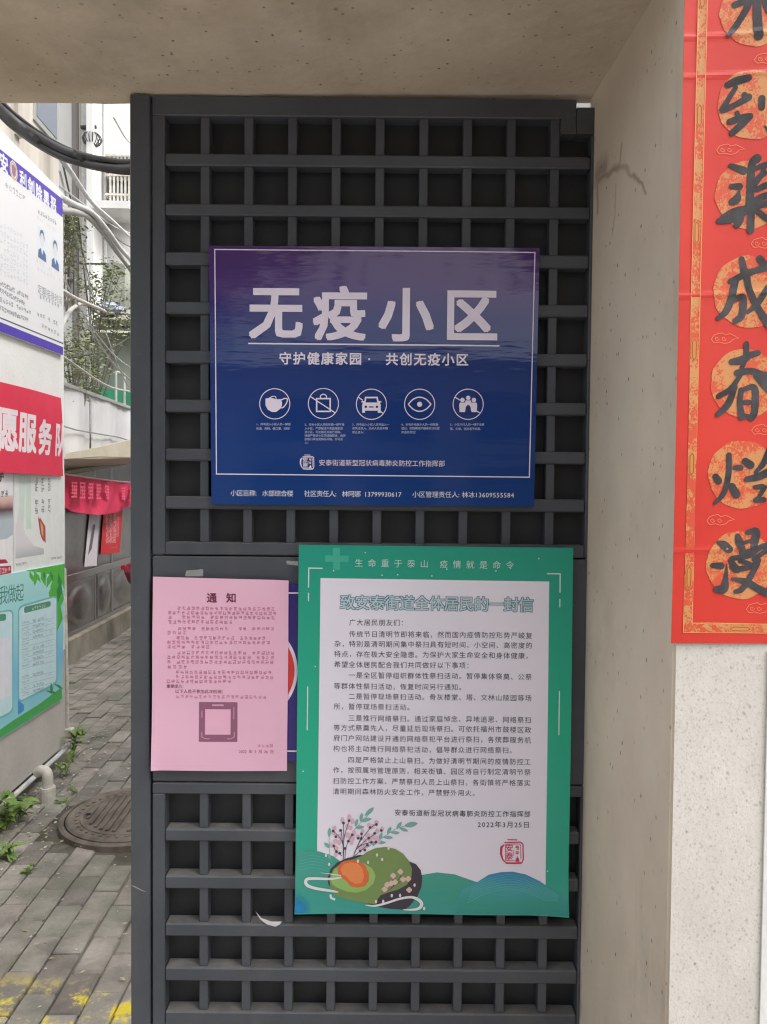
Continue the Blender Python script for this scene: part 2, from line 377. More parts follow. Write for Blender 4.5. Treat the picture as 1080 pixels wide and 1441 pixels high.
# ================================================================== GATEWAY (concrete)
m_conc = mat('concrete_brown', (.47, .38, .285), .88, col2=(.69, .585, .46), scale=3.2, detail=9, contrast=(.33, .7), bump=.0012, bscale=55, stretch=(1, 1, .55), space='World',  # brownish concrete of the lintel and the left pillar
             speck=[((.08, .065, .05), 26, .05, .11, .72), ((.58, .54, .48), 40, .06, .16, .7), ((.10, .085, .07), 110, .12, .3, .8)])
def seg_stain(m, segs, col=(.17, .11, .06)):
    """brown water stain along line segments in world y, z"""
    n = m.node_tree.nodes; l = m.node_tree.links; b = n['Principled BSDF']; src = b.inputs['Base Color'].links[0].from_socket
    g = n.new('ShaderNodeNewGeometry'); nz = n.new('ShaderNodeTexNoise'); nz.inputs['Scale'].default_value = 30; nz.inputs['Detail'].default_value = 6; l.new(g.outputs['Position'], nz.inputs['Vector'])
    ad = n.new('ShaderNodeVectorMath'); ad.operation = 'MULTIPLY_ADD'; ad.inputs[1].default_value = (.025,)*3; l.new(nz.outputs['Color'], ad.inputs[0]); l.new(g.outputs['Position'], ad.inputs[2])
    cut = n.new('ShaderNodeVectorMath'); cut.operation = 'MULTIPLY'; cut.inputs[1].default_value = (0, 1, 1); l.new(ad.outputs[0], cut.inputs[0])
    def vm(op, a, b_=None):
        x = n.new('ShaderNodeVectorMath'); x.operation = op; l.new(a, x.inputs[0])
        if isinstance(b_, tuple): x.inputs[1].default_value = b_
        elif b_ is not None: l.new(b_, x.inputs[1])
        return x
    tot = None
    for (p, q, wd, st) in segs:
        p = Vector((0, p[0]+.0125, p[1]+.0125)); q = Vector((0, q[0]+.0125, q[1]+.0125)); d = q-p
        r = vm('SUBTRACT', cut.outputs[0], tuple(p)); dt = vm('DOT_PRODUCT', r.outputs[0], tuple(d/d.length_squared))
        cl = n.new('ShaderNodeClamp'); l.new(dt.outputs['Value'], cl.inputs[0])
        sc_ = n.new('ShaderNodeVectorMath'); sc_.operation = 'SCALE'; sc_.inputs[0].default_value = tuple(d); l.new(cl.outputs[0], sc_.inputs['Scale'])
        df = vm('SUBTRACT', r.outputs[0], sc_.outputs[0]); ln = vm('LENGTH', df.outputs[0])
        mr = n.new('ShaderNodeMapRange'); mr.interpolation_type = 'SMOOTHSTEP'; mr.inputs[1].default_value = 0; mr.inputs[2].default_value = wd; mr.inputs[3].default_value = st; mr.inputs[4].default_value = 0; l.new(ln.outputs['Value'], mr.inputs[0])
        if tot is None: tot = mr.outputs[0]
        else:
            mm = n.new('ShaderNodeMath'); mm.operation = 'MAXIMUM'; l.new(tot, mm.inputs[0]); l.new(mr.outputs[0], mm.inputs[1]); tot = mm.outputs[0]
    mx = n.new('ShaderNodeMix'); mx.data_type = 'RGBA'; mx.inputs[7].default_value = (*col, 1); l.new(src, mx.inputs[6]); l.new(tot, mx.inputs[0]); l.new(mx.outputs[2], b.inputs['Base Color'])
YF, YG = .85, 1.17
pf = at_y(965, 100, YF, 0); pb = at_y(838, 150, YG, 0); pf2 = at_y(938, 1400, YF, 0); pb2 = at_y(815, 1400, YG, 0)
XF = (pf.x+pf2.x)/2; XB = (pb.x+pb2.x)/2
def inner(px, py):
    """point on the pillar's inner face (nearly a plane of constant x)"""
    d = ray(px, py, 0); n_ = Vector(((YG-YF), -(XB-XF), 0)); t_ = (Vector((XF, YF, 0))-C0).dot(n_)/d.dot(n_); return C0+d*t_
def ss(a, b, wd, st):
    A = inner(*a); B = inner(*b); return ((A.y, A.z), (B.y, B.z), wd, st)
m_inner = mat('concrete_jamb', (.56, .475, .375), .86, col2=(.76, .675, .565), scale=2.6, detail=9, contrast=(.33, .7), bump=.0010, bscale=45, stretch=(1, 1, .7), space='World',
             speck=[((.07, .055, .045), 30, .04, .09, .82), ((.60, .56, .50), 50, .06, .16, .8), ((.10, .085, .07), 120, .12, .3, .86)])
def grime(m, col, scale, stretch, lo, hi, amt):
    n = m.node_tree.nodes; l = m.node_tree.links; b = n['Principled BSDF']; src = b.inputs['Base Color'].links[0].from_socket
    g = n.new('ShaderNodeNewGeometry'); mp = n.new('ShaderNodeMapping'); mp.inputs['Scale'].default_value = stretch; l.new(g.outputs['Position'], mp.inputs[0])
    nz = n.new('ShaderNodeTexNoise'); nz.inputs['Scale'].default_value = scale; nz.inputs['Detail'].default_value = 9; nz.inputs['Roughness'].default_value = .7; l.new(mp.outputs[0], nz.inputs['Vector'])
    mr = n.new('ShaderNodeMapRange'); mr.inputs[1].default_value = lo; mr.inputs[2].default_value = hi; mr.inputs[4].default_value = amt; l.new(nz.outputs[0], mr.inputs[0])
    mx = n.new('ShaderNodeMix'); mx.data_type = 'RGBA'; mx.inputs[7].default_value = (*col, 1); l.new(src, mx.inputs[6]); l.new(mr.outputs[0], mx.inputs[0]); l.new(mx.outputs[2], b.inputs['Base Color'])
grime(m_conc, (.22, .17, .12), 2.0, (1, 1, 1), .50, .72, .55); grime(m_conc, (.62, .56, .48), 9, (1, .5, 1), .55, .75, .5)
grime(m_inner, (.27, .205, .145), 5, (1, 1, .12), .53, .72, .5); grime(m_inner, (.66, .61, .54), 8, (1, 1, .4), .54, .72, .5); grime(m_inner, (.30, .25, .19), 2.2, (1, 1, 1), .55, .75, .4)
seg_stain(m_inner, [ss((842, 255), (873, 232), .009, .6), ss((873, 232), (890, 245), .006, .45), ss((890, 245), (910, 270), .005, .6), ss((872, 230), (875, 202), .005, .6),
                    ss((840, 245), (850, 238), .03, .55), ss((840, 230), (841, 300), .008, .5), ss((868, 262), (862, 330), .005, .35), ss((818, 1230), (816, 1430), .008, .55)])
m_front = mat('concrete_front', (.56, .52, .475), .9, col2=(.70, .66, .61), scale=9, detail=10, contrast=(.3, .7), bump=.00045, bscale=200, space='World', stretch=(1, 1, .8),
              speck=[((.40, .36, .31), 240, .10, .45, .55), ((.46, .42, .375), 430, .1, .5, .25), ((.34, .31, .27), 120, .02, .3, .8), ((.09, .08, .07), 80, .04, .17, .9), ((.12, .11, .095), 27, .03, .12, .92)])
zl = at_y(190, 130.5, YG).z; zr = at_y(838, 130.5, YG).z
def zs(x, y=YG): return zl+(zr-zl)*(x+.386)/.70          # soffit height
YR = 1.2
gw = thing('concrete_gateway', (0, 1.0, 0), 0, 'bare concrete gateway framing the dark gate, stained pillar at right and thick lintel above', 'gateway')
# pillar: inner face, front face; lintel
g = G(); PX1 = at_y(1069, 1400, YF).x
def rough_wall(A, B, z0, z1, nz_, nh, amp, seed, dirn):
    rn = random.Random(seed); return None
xo = PX1+.9
g.add([(XF, YF, 0), (XB-.0004, YR-.008, 0), (xo, YR-.008, 0), (xo, YF, 0), (XF, YF, 3.4), (XB-.0004, YR-.008, 3.4), (xo, YR-.008, 3.4), (xo, YF, 3.4)],
      [(0, 4, 5, 1), (1, 5, 6, 2), (2, 6, 7, 3), (3, 7, 4, 0), (4, 7, 6, 5)])
o = obj('pillar', g.v, g.f, [m_inner, m_front], gw)
for p in o.data.polygons: p.material_index = 1 if abs(p.normal.y+1) < .1 else 0
bm = bmesh.new(); bm.from_mesh(o.data); bmesh.ops.bevel(bm, geom=[e for e in bm.edges if abs(e.verts[0].co.x-XF) < .001 and abs(e.verts[1].co.x-XF) < .001 and abs(e.verts[0].co.z-e.verts[1].co.z) > 1], offset=.003, segments=2, affect='EDGES'); bm.to_mesh(o.data); bm.free()
# lintel with a slightly ragged rear arris
g = G(); n = 70; xs = [-2.4+k*(XF+.01+2.4)/n for k in range(n+1)]
rn = random.Random(3)
for k, x in enumerate(xs):
    d = rn.uniform(-.0035, .001) if x > -.45 else 0
    g.v += [Vector((x, YF-.001, zs(x))), Vector((x, YR+.001, zs(x)+(0 if x < -.4 else 0)+d*.6)), Vector((x, YR+.001, 3.39)), Vector((x, YF-.001, 3.39))]
for k in range(n):
    a = k*4; b = a+4
    g.f += [(a, b, b+1, a+1), (a+1, b+1, b+2, a+2), (a+2, b+2, b+3, a+3), (a+3, b+3, b, a)]
g.f += [(0, 1, 2, 3), (4*n+3, 4*n+2, 4*n+1, 4*n)]
g.obj('lintel', m_conc, gw)
G().box((-2.4, YF, 0), (-1.9, YR, zs(-2.4)-.002)).obj('pillar', m_conc, gw)
# pale plaster return beside the pillar
m_plaster = mat('white_plaster', (.74, .73, .71), .8, col2=(.70, .69, .67), scale=4, bump=.001, bscale=60)
tag(G().box((PX1, YF-.0022, 0), (PX1+.89, YF-.0005, at_y(1069, 915, YF).z), ch=.0004).obj('plaster_strip', m_plaster, base=(PX1+.3, YF, 0)), 'white plaster facing at the right edge of the pillar', 'plaster facing')

# ================================================================== GATE
m_gate = mat('gate_paint', (.056, .060, .072), .42, col2=(.078, .083, .097), scale=5, detail=8, bump=.0006, bscale=35, spec=.45, space='World',
             speck=[((.20, .19, .18), 120, .05, .12, .86), ((.16, .155, .15), 45, .03, .07, .88)])
grime_later = True
def dusty(m):
    n = m.node_tree.nodes; l = m.node_tree.links; b = n['Principled BSDF']; src = b.inputs['Base Color'].links[0].from_socket
    g = n.new('ShaderNodeNewGeometry'); s = n.new('ShaderNodeSeparateXYZ'); l.new(g.outputs['Normal'], s.inputs[0])
    mr = n.new('ShaderNodeMapRange'); mr.inputs[1].default_value = .6; mr.inputs[2].default_value = .95; mr.inputs[4].default_value = .85; l.new(s.outputs[2], mr.inputs[0])
    nz = n.new('ShaderNodeTexNoise'); nz.inputs['Scale'].default_value = 40; nz.inputs['Detail'].default_value = 5; l.new(g.outputs['Position'], nz.inputs['Vector'])
    mu = n.new('ShaderNodeMath'); mu.operation = 'MULTIPLY'; l.new(mr.outputs[0], mu.inputs[0]); l.new(nz.outputs[0], mu.inputs[1])
    mx = n.new('ShaderNodeMix'); mx.data_type = 'RGBA'; mx.inputs[7].default_value = (.30, .28, .25, 1); l.new(src, mx.inputs[6]); l.new(mu.outputs[0], mx.inputs[0]); l.new(mx.outputs[2], b.inputs['Base Color'])
grime(m_front, (.45, .40, .34), 3, (1, 1, .6), .52, .72, .45)
grime(m_gate, (.13, .125, .12), 7, (1, 1, .25), .56, .8, .45); grime(m_gate, (.035, .037, .042), 16, (1, 1, .5), .58, .8, .5)
dusty(m_gate)
gate = thing('lattice_gate', (0, YG, .03), 0, 'dark grey steel gate leaf with square lattice recesses and a flat plate', 'gate')
def gx(px, py=700): return at_y(px, py, YG).x
def gz(py, px=240): return at_y(px, py, YG).z
XL0, XL1 = gx(184.5, 720), gx(213, 720); XLR = gx(831, 720)
zt = gz(131, 240)+.004; zbot = .03
CHF = .0015
# post
G().box((XL0, YG-.003, zbot), (XL1-.0015, YG+.045, zs(XL0)-.003), ch=CHF).obj('post', m_gate, gate)
# leaf frame : the seams at y = 782 and 1101 in the photo
zA, zB = gz(781.5), gz(1101)
cx = [gx(232+61*i, 720) for i in range(10)]; ce = [gx(280.5+61*i, 720) for i in range(10)]; ce[9] = gx(824, 720)
up_t = [gz(v) for v in (162, 232, 302, 372, 441, 510.5, 579.5, 648, 716)]; up_b = [gz(v) for v in (215, 286, 354, 424, 493, 562, 631, 698, 763)]
lo_t = [gz(v) for v in (1117.5, 1184, 1251, 1318, 1381)]; lo_b = [gz(v) for v in (1167, 1233, 1300, 1362, 1424)]
dz = lo_t[3]-lo_t[4]
while lo_b[-1]-dz > .12: lo_t.append(lo_t[-1]-dz); lo_b.append(lo_b[-1]-dz)
YB = YG+.027; YV = YG+.005
lx0 = XL1+.0015; zlow = lo_b[-1]-.04
NX = gx(812, 150); NZ = gz(151, 812)
# back sheet
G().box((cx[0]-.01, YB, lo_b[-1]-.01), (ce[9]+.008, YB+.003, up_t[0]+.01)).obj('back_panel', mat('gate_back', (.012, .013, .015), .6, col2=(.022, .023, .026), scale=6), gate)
# stiles
def stile(x0, x1, z0, z1): G().box((x0, YG, z0), (x1, YG+.034, z1), ch=CHF).obj('stile', m_gate, gate)
stile(lx0, cx[0], zA+.0012, up_t[0]); stile(lx0, cx[0], zlow, lo_t[0])
zlim = gz(188, 790)
stile(ce[9], XLR, zA+.0012, zlim-.0005); stile(ce[9], XLR, zlow, lo_t[0])
def rail(x0, x1, z0, z1, name='rail', y0=YG, ch=CHF): G().box((x0, y0, z0), (x1, YG+.034, z1), ch=ch).obj(name, m_gate, gate)
rail(lx0, NX, up_t[0], zs(lx0)-.004); rail(NX+.0005, XLR, zlim, NZ, 'lock_block', ch=.0003); rail(cx[9], NX-.0003, zlim, up_t[0]-.0003, 'lock_block', ch=.0003)
rail(cx[0]+.0003, ce[9]-.0003, zA+.0012, up_b[8]); rail(cx[0]+.0003, ce[9]-.0003, zlow, lo_b[-1])
rail(lx0, XLR, lo_t[0]+.0003, zB-.0012)
mp_ = G().box((lx0, YG+.0006, zB+.0012), (XLR, YG+.034, zA-.0012), ch=CHF).obj('middle_plate', m_gate, gate)
# horizontal and vertical bars
for T, B in ((up_t, up_b), (lo_t, lo_b)):
    for i in range(len(T)-1):
        G().box((cx[0]+.0003, YG+.0004, T[i+1]), (ce[9]-.0003, YB-.0003, B[i]), ch=.002).obj('crossbar', m_gate, gate)
    for i in range(9):
        for r in range(len(T)):
            top = T[r] if not (r == 0 and T is up_t and i >= 99) else T[r]
            G().box((ce[i], YV, B[r]-.0005), (cx[i+1], YB-.0005, T[r]+.0005), ch=.001).obj('lattice_bar', m_gate, gate)
# fillet of mortar between leaf and pillar
m_gap = mat('rusty_strip', (.12, .10, .08), .9, col2=(.24, .2, .155), scale=14, bump=.002, bscale=60, space='World')
g = G(); g.box((XLR+.003, YG+.02, .0), (XB+.02, YG+.04, NZ-.0)).obj('jamb_strip', m_gap, gate)
# scrap of torn white paper
wp = G(); a = [at_y(*q, YG-.0006) for q in ((360, 1283), (368, 1292), (382, 1297), (397, 1297), (394, 1301), (388, 1304), (376, 1301), (367, 1294))]
tag(wp.quadbox(a, (0, 1, 0), .0005).obj('paper_scrap', pm((215, 210, 215)), base=a[0]), 'torn sliver of white paper stuck on the lower gate lattice', 'paper scrap')
ws = G(); a = [at_y(*q, YG-.0036) for q in ((184.6, 1245.5), (190, 1247), (200, 1252.5), (207, 1255.5), (200, 1253.8), (189, 1248.5))]
ws.quadbox(a, (0, 1, 0), .0003).obj('scratch', pm((150, 145, 150)), gate)
# ================================================================== SHEETS ON THE GATE
WH = pm((240, 228, 246), .35)
# ---- blue board
YBL = YG-.0075
t = thing('notice_board', (at_y(525, 712, YBL).x, YBL, at_y(525, 712, YBL).z), 0, 'glossy blue and purple notice board with large white characters on the upper lattice', 'notice board')
B = Poster(t, 'y', YBL, 0, disp=lambda u, v: .0006*sin(u*9+1)+.0004*sin(v*13))
def board_mat():
    m = mat('board_print', (.1, .1, .3), .05, spec=.55, bump=.0011, bscale=2.2, stretch=(1, 1, 5))
    zz = lambda py: at_y(525, py, YBL).z-t.location.z
    stops = [(0, (.012, .050, .205)), (.25, (.012, .046, .21)), (.62, (.018, .040, .185)), (.74, (.030, .030, .18)), (.84, (.075, .034, .18)), (1, (.085, .036, .16))]
    return grad(m, 2, stops, zz(712), zz(346), noise=.12, ns=4)
mb_ = board_mat()
B.sheet('board', [(294, 345.5), (760, 349), (751.5, 712.5), (298, 709)], mb_, t=.005)
B.sheet('name_strip', [(297.6, 677), (751.8, 680.5), (751, 713), (298, 709.7)], mb_, t=.0003, layer=1.2)
p = Print(B, 'frame_line', WH, 2, sub=.03)
c = [(302.5, 351), (753, 355.5), (745, 671.5), (305, 667)]; p.ribbon(c, .0016, closed=True)
p.ribbon([(349.5, 483.3), (703, 486.8)], .0022)
p.done()
for ch, x, y in (('无', 388.5, 438.5), ('疫', 479, 441), ('小', 571.5, 442.5), ('区', 663, 443)):
    p = Print(B, 'character', WH, 2, sub=.02); p.text(ch, (x-36, y-.3), (x+36, y+.3), 77*S, .026); p.done()
p = Print(B, 'lettering', WH, 2, sub=.02)
p.text('守护健康家园', (392, 504.2), (510.5, 505), 18*S, .02)
p.text('·', (517, 505), (536, 505.2), 18*S, .02)
p.text('共创无疫小区', (542, 505.3), (660.5, 506.3), 18*S, .02)
p.text('安泰街道新型冠状病毒肺炎防控工作指挥部', (449, 651), (626.5, 652.4), 9.35*S)
p.done()
p = Print(B, 'lettering', pm((232, 232, 246), .3), 2.6)
p.text('小区名称: 水部综合楼', (325, 693.6), (413, 694.4), 9.3*S)
p.text('社区责任人: 林阿娜 13799930617', (428.5, 694.5), (565.5, 695.6), 9.3*S)
p.text('小区管理责任人:林冰13609555584', (580.5, 695.6), (724, 696.6), 9.3*S)
p.done()
tiny = [(361, [597, 603], ['1、所有进入小区人员一律测', '体温、亮码、戴口罩、扫码！']),
        (429, [597.5, 602.8, 608, 613, 618, 623], ['2、非本小区人员和车辆一律不准', '入小区，严禁配送外卖直接配送', '进小区，可在指定点自行领取，', '快递严禁进小区无接触配送，由居', '民取口罩自觉排队间隔，方可进', '入！']),
        (496, [597.5, 602.8, 608.3], ['3、所有出入小区人员凭出入一', '律凭证进入。无关人员及车辆', '禁止进入！']),
        (565, [597.5, 602.8, 608.3], ['4、对有外地返乡人员一律报备', '登记，如隐瞒或不报者依法处置', '并追究责任！']),
        (633.5, [597.5, 603.5], ['5、小区内行人员一律不准聚', '集、扎堆，违反者予劝离。'])]
p = Print(B, 'small_print', pm((200, 206, 236), .3), 2)
for x0, ys, ls in tiny:
    for y, s_ in zip(ys, ls):
        n_ = sum(.55 if ord(c) < 128 else 1 for c in s_); p.text(s_, (x0, y), (x0+n_*3.85, y+.03), 3.95*S)
p.done()
# five round symbols
ic = [(387, 568.3), (455.5, 568), (523, 569), (590.8, 569), (659, 569)]
def I(i, x, y): return (ic[i][0]+x, ic[i][1]+y)
for i in range(5):
    p = Print(B, 'symbol', WH, 2); p.ring(*ic[i], 21*S, 1.15*S)
    if i == 0:
        p.poly([I(0, *q) for q in ((-13, -7.5), (-5, -8.5), (2, -6.5), (9, -6.5), (10.5, 0), (9, 6), (2, 11.5), (-4, 11.5), (-10, 8), (-13, 2))])
        p.ribbon([I(0, *q) for q in ((9, -5.5), (14, -7.5), (17.5, -7), (17, -2), (13, 4), (9.5, 6.2))], 1.5*S, smooth=4)
        p.ribbon([I(0, *q) for q in ((-8, -8), (-3, -10.5), (1, -10), (2, -7))], 1.1*S, smooth=4)
    if i == 1:
        p.ribbon([I(1, *q) for q in ((-9.5, -7), (9.5, -7), (9.5, 11), (-9.5, 11))], 2*S, closed=True)
        p.ribbon([I(1, *q) for q in ((-4, -7.5), (-4, -11), (0, -13.2), (4, -11), (4, -7.5))], 1.4*S, smooth=4)
        p.ribbon([I(1, -18.5, -10), I(1, 16.5, 13)], 1.5*S)
    if i == 2:
        p.ribbon([I(2, -18.5, -10), I(2, -12, -5.5)], 1.5*S); p.ribbon([I(2, 11, 8.5), I(2, 16.5, 13)], 1.5*S)
        p.ribbon([I(2, *q) for q in ((-9.5, -2), (-8, -9.5), (8, -9.5), (9.5, -2))], 2.2*S)
        p.poly([I(2, *q) for q in ((-12, -2.5), (12, -2.5), (13, 1), (13, 12), (9, 12), (9, 9), (-9, 9), (-9, 12), (-13, 12), (-13, 1))])
        p.rect(I(2, -14, -5)[0], I(2, 0, -4.5)[1], I(2, -10, 0)[0], I(2, 0, -2.5)[1]); p.rect(I(2, 10, 0)[0], I(2, 0, -4.5)[1], I(2, 14, 0)[0], I(2, 0, -2.5)[1])
    if i == 3:
        p.ribbon([I(3, *q) for q in ((-16, 0), (-9, -7), (0, -10), (9, -7), (16, 0))], 1.7*S, smooth=5)
        p.ribbon([I(3, *q) for q in ((-16, 0), (-9, 7), (0, 10), (9, 7), (16, 0))], 1.7*S, smooth=5)
        p.disc(*I(3, 0, 0), 3.6*S)
    if i == 4:
        p.ribbon([I(4, -18.5, -10), I(4, -11, -5.5)], 1.5*S); p.ribbon([I(4, 11, 9), I(4, 16, 12)], 1.5*S)
        for dx, dy in ((-8, -6), (0, -9), (8, -6)):
            p.disc(*I(4, dx, dy), 3.1*S)
            p.poly([I(4, dx+q[0], dy+q[1]) for q in ((-3.6, 3.6), (3.6, 3.6), (4.6, 7), (4, 17 if dx else 13), (-4, 17 if dx else 13), (-4.6, 7))])
    p.done()
    if i in (2, 4):
        p = Print(B, 'symbol_detail', mb_, 2.4)
        if i == 2:
            p.disc(*I(2, -7.8, 3.6), 1.7*S); p.disc(*I(2, 7.8, 3.6), 1.7*S); p.rect(I(2, -3.5, 0)[0], I(2, 0, 3)[1], I(2, 3, 0)[0], I(2, 0, 4.6)[1])
        else:
            p.disc(*I(4, 0, 4), 2.8*S); p.poly([I(4, *q) for q in ((-5, 13), (-4.5, 9.5), (-2, 7.5), (2, 7.5), (4.5, 9.5), (5, 13))])
        p.done()
def seal(P_, cx, cy, r, m, layer, rot=0):
    p = Print(P_, 'seal', m, layer); rn = random.Random(5)
    sq = [(-1, -1), (1, -1), (1, 1), (-1, 1)]
    def q(x, y): return (cx+x*r, cy+y*r)
    p.ribbon([q(-.72, -.86), q(.72, -.9), q(.92, -.72), q(.95, .6), q(.84, .9)], .11*r*S)
    p.ribbon([q(-.6, .92), q(.1, .95), q(.82, .93)], .16*r*S); p.ribbon([q(-.45, -1.12), q(.42, -1.1)], .1*r*S)
    p.ribbon([q(-.72, -.7), q(-.98, -.45), q(-1.02, .1), q(-.86, .62), q(-.6, .88)], [.1*r*S, .22*r*S, .2*r*S, .12*r*S, .1*r*S])
    p.ribbon([q(-.62, -.72), q(-.6, .7), q(.25, .74)], .06*r*S); p.ribbon([q(.72, -.7), q(.74, .6)], .06*r*S); p.ribbon([q(.12, -.2), q(.1, .25)], .05*r*S)
    p.ribbon([q(-.58, -.72), q(.7, -.74)], .06*r*S)
    p.text('安', q(-.58, -.4), q(.02, -.4), .72*r*S, .01); p.text('泰', q(-.58, .3), q(.02, .3), .72*r*S, .01)
    p.scrawl(q(.2, -.42), q(.62, -.42), .4*r*S, 1, seed=3, dens=7, w_=.12); p.scrawl(q(.2, .0), q(.62, .0), .4*r*S, 1, seed=4, dens=7, w_=.12)
    p.poly([q(.26, .82), q(.3, .55), q(.38, .45), q(.42, .3), q(.5, .45), q(.57, .55), q(.62, .82)])
    p.done()
seal(B, 433, 651, 9.6, WH, 2)

# ---- blue board with a red disc, mostly behind the letter and the pink notice
YD = YG-.0035
t = thing('sign_board', (at_y(346, 1070, YD).x, YD, at_y(346, 1070, YD).z), 0, 'dark blue board with a red disc ringed in white, mostly hidden behind the pink notice', 'sign board')
D = Poster(t, 'y', YD, 0)
D.sheet('board', [(262, 821), (432, 822.5), (431, 1071.5), (262, 1070)], pm((58, 44, 128), .25), t=.003, nu=4, nv=4)
p = Print(D, 'frame_line', WH, 1); p.ribbon([(270, 833), (424, 834.5), (423, 1057), (270, 1055.5)], .0024, closed=True); p.done()
p = Print(D, 'ring', WH, 1.4); p.disc(346, 943.5, 73.5*S, n=72); p.done()
p = Print(D, 'disc', pm((226, 62, 58), .3), 2); p.disc(346, 943.5, 69*S, n=72); p.done()

# ---- pink notice
YP = YG-.0095
t = thing('pink_notice', (at_y(310, 1085, YP).x, YP, at_y(310, 1085, YP).z), 0, 'pink paper notice with faded print taped to the gate plate', 'notice')
PU0 = at_y(214, 1084, YP).x; PU1 = at_y(407, 1084, YP).x; PV0 = at_y(404, 820, YP).z; PV1 = at_y(214, 1084, YP).z
P = Poster(t, 'y', YP, 0, disp=lambda u, v: .0012*sin(v*17+u*5)*sin(u*15+2)+.0006*sin(v*41+u*23)+.006*max(0, (u-PU1+.03)/.03)**2*max(0, 1-abs(v-PV0)/.09)+.004*max(0, (PU0+.02-u)/.02)**2*max(0, 1-abs(v-PV1)/.06))
m_pink = mat('pink_paper', (.80, .46, .60), .6, col2=(.76, .43, .57), scale=5, bump=.0006, bscale=14)
P.sheet('paper', [(215.5, 811.5), (407, 816.5), (404, 1085), (213.5, 1084)], m_pink, nu=30, nv=40)
for ch, x in (('通', 291), ('知', 318.5)):
    p = Print(P, 'character', pm((112, 38, 62), .6), 1, sub=.02); p.text(ch, (x, 841), (x+15, 841.2), 14.5*S, .02); p.done()
p = Print(P, 'lettering', pm((112, 38, 62), .6), 1)
p.text('重要提示：', (234.5, 965.6), (262, 966), 5.6*S); p.text('以下人员不参加此次检测：', (246.5, 972.8), (318, 973.3), 6.0*S)
p.done()
p = Print(P, 'faded_print', pm((196, 124, 152), .6), 1)
rows = [(856, 249, 388), (862.2, 236, 390), (868.5, 236, 388), (875, 236, 328), (884.5, 250, 387), (890.3, 235, 264), (897.5, 248, 375), (903.8, 235, 381), (910, 235, 296), (918.2, 249, 387), (924.8, 235, 387), (931.3, 235, 386), (938, 235, 265), (945.8, 247, 383), (952.6, 247, 386), (958.7, 234, 326)]
for k, (y, a, b) in enumerate(rows): p.scrawl((a, y), (b, y+(b-a)*.006), 5.6*S, int((b-a)/6.35), seed=k, dens=5, w_=.12)
p.scrawl((247, 980.3), (376, 981), 5.6*S, 20, seed=77)
p.scrawl((362, 1049.5), (385, 1049.6), 5.2*S, 4, seed=78)
p.done()
p = Print(P, 'date_print', pm((160, 84, 118), .6), 1); p.text('2022 年 3 月 26 日', (336.5, 1057.3), (385.5, 1057.8), 5.7*S); p.done()
# printed square frame (the code inside it is left out)
p = Print(P, 'printed_frame', pm((148, 92, 118), .6, 0), 1, sub=.02); p.poly([(280.5, 988), (334.5, 988.3), (334.3, 1044), (280.3, 1043.5)]); p.done()
p = Print(P, 'printed_panel', pm((232, 176, 200), .6), 2, sub=.02); p.poly([(289, 998), (325, 998.2), (324.8, 1033.8), (288.8, 1033.6)]); p.done()
p = Print(P, 'printed_lines', pm((214, 158, 184), .6), 2)
p.ribbon([(299, 992.4), (315, 992.5)], 2.4*S); p.cut(); p.ribbon([(284.5, 1000), (284.6, 1010)], 1.2*S); p.cut(); p.ribbon([(329.5, 995), (329.5, 1012)], 1.0*S); p.cut()
p.ribbon([(284.5, 1030), (284.5, 1037), (290, 1039.5), (296, 1039.6)], 1.1*S); p.cut(); p.ribbon([(330, 1030), (330, 1037), (325, 1039.6), (320, 1039.6)], 1.1*S); p.done()

# ---- green letter
YL = YG-.0125
t = thing('green_letter_poster', (at_y(612, 1287, YL).x, YL, at_y(612, 1287, YL).z), 0, 'green bordered printed letter with a fruit shaped face mask drawing, lower half of the gate', 'poster')
uc, vb = t.location.x, t.location.z
def dl(u, v):
    a = .0014*sin(v*9+1)*cos(u*8)+.0007*sin(u*26+v*11)
    h = v-vb
    a += -.0008*math.exp(-((h-.032)/.009)**2)+.003*max(0, 1-h/.03)**2
    a += .007*max(0, (u-uc-.13)/.08)**2*max(0, 1-h/.07)+.004*max(0, (uc-u-.15)/.06)*max(0, 1-h/.08)
    return a
L = Poster(t, 'y', YL, 0, disp=dl)
m_gr = mat('green_print', (.012, .29, .205), .32, col2=(.014, .25, .18), scale=4, bump=.0005, bscale=12)
zq = lambda py: at_y(612, py, YL).z-t.location.z
grad(m_gr, 2, [(0, (.04, .36, .31)), (.07, (.026, .38, .28)), (.5, (.010, .41, .245)), (1, (.013, .31, .22))], zq(1287), zq(767), noise=.1)
L.sheet('paper', [(421, 766.5), (807.5, 771), (799.5, 1287.5), (415.5, 1283)], m_gr, nu=60, nv=90)
# bright blue corner tint, pale bracket marks, plus sign, dots
p = Print(L, 'bracket_marks', pm((206, 226, 226), .35), 1, sub=.02)
p.ribbon([(454.5, 799.6), (435, 799.3), (434.6, 827)], 1.7*S); p.ribbon([(434.6, 834), (434.5, 846)], 1.7*S)
p.ribbon([(770, 807.3), (788.8, 807.6), (788.6, 834)], 1.7*S); p.ribbon([(788.4, 843), (788.2, 855)], 1.7*S)
p.ribbon([(433.3, 966), (432.6, 1028)], 1.6*S); p.ribbon([(787.3, 972), (786.4, 1034)], 1.6*S)
for q in ((514.5, 777.5), (560, 808.6), (538, 809.3), (608, 810.4), (444, 938), (698, 803.4), (758.6, 786), (427, 1085.5), (470, 803), (629, 801), (771, 1226)): p.disc(*q, 1.1*S, n=8)
p.done()
p = Print(L, 'plus_mark', pm((66, 176, 152), .35), 1, sub=.02); p.poly([(469, 771), (479, 771.1), (479, 781.5), (491, 781.7), (491, 791), (479, 790.8), (479, 802), (469, 801.8), (469, 790.6), (458, 790.4), (458, 781.3), (469, 781.4)]); p.done()
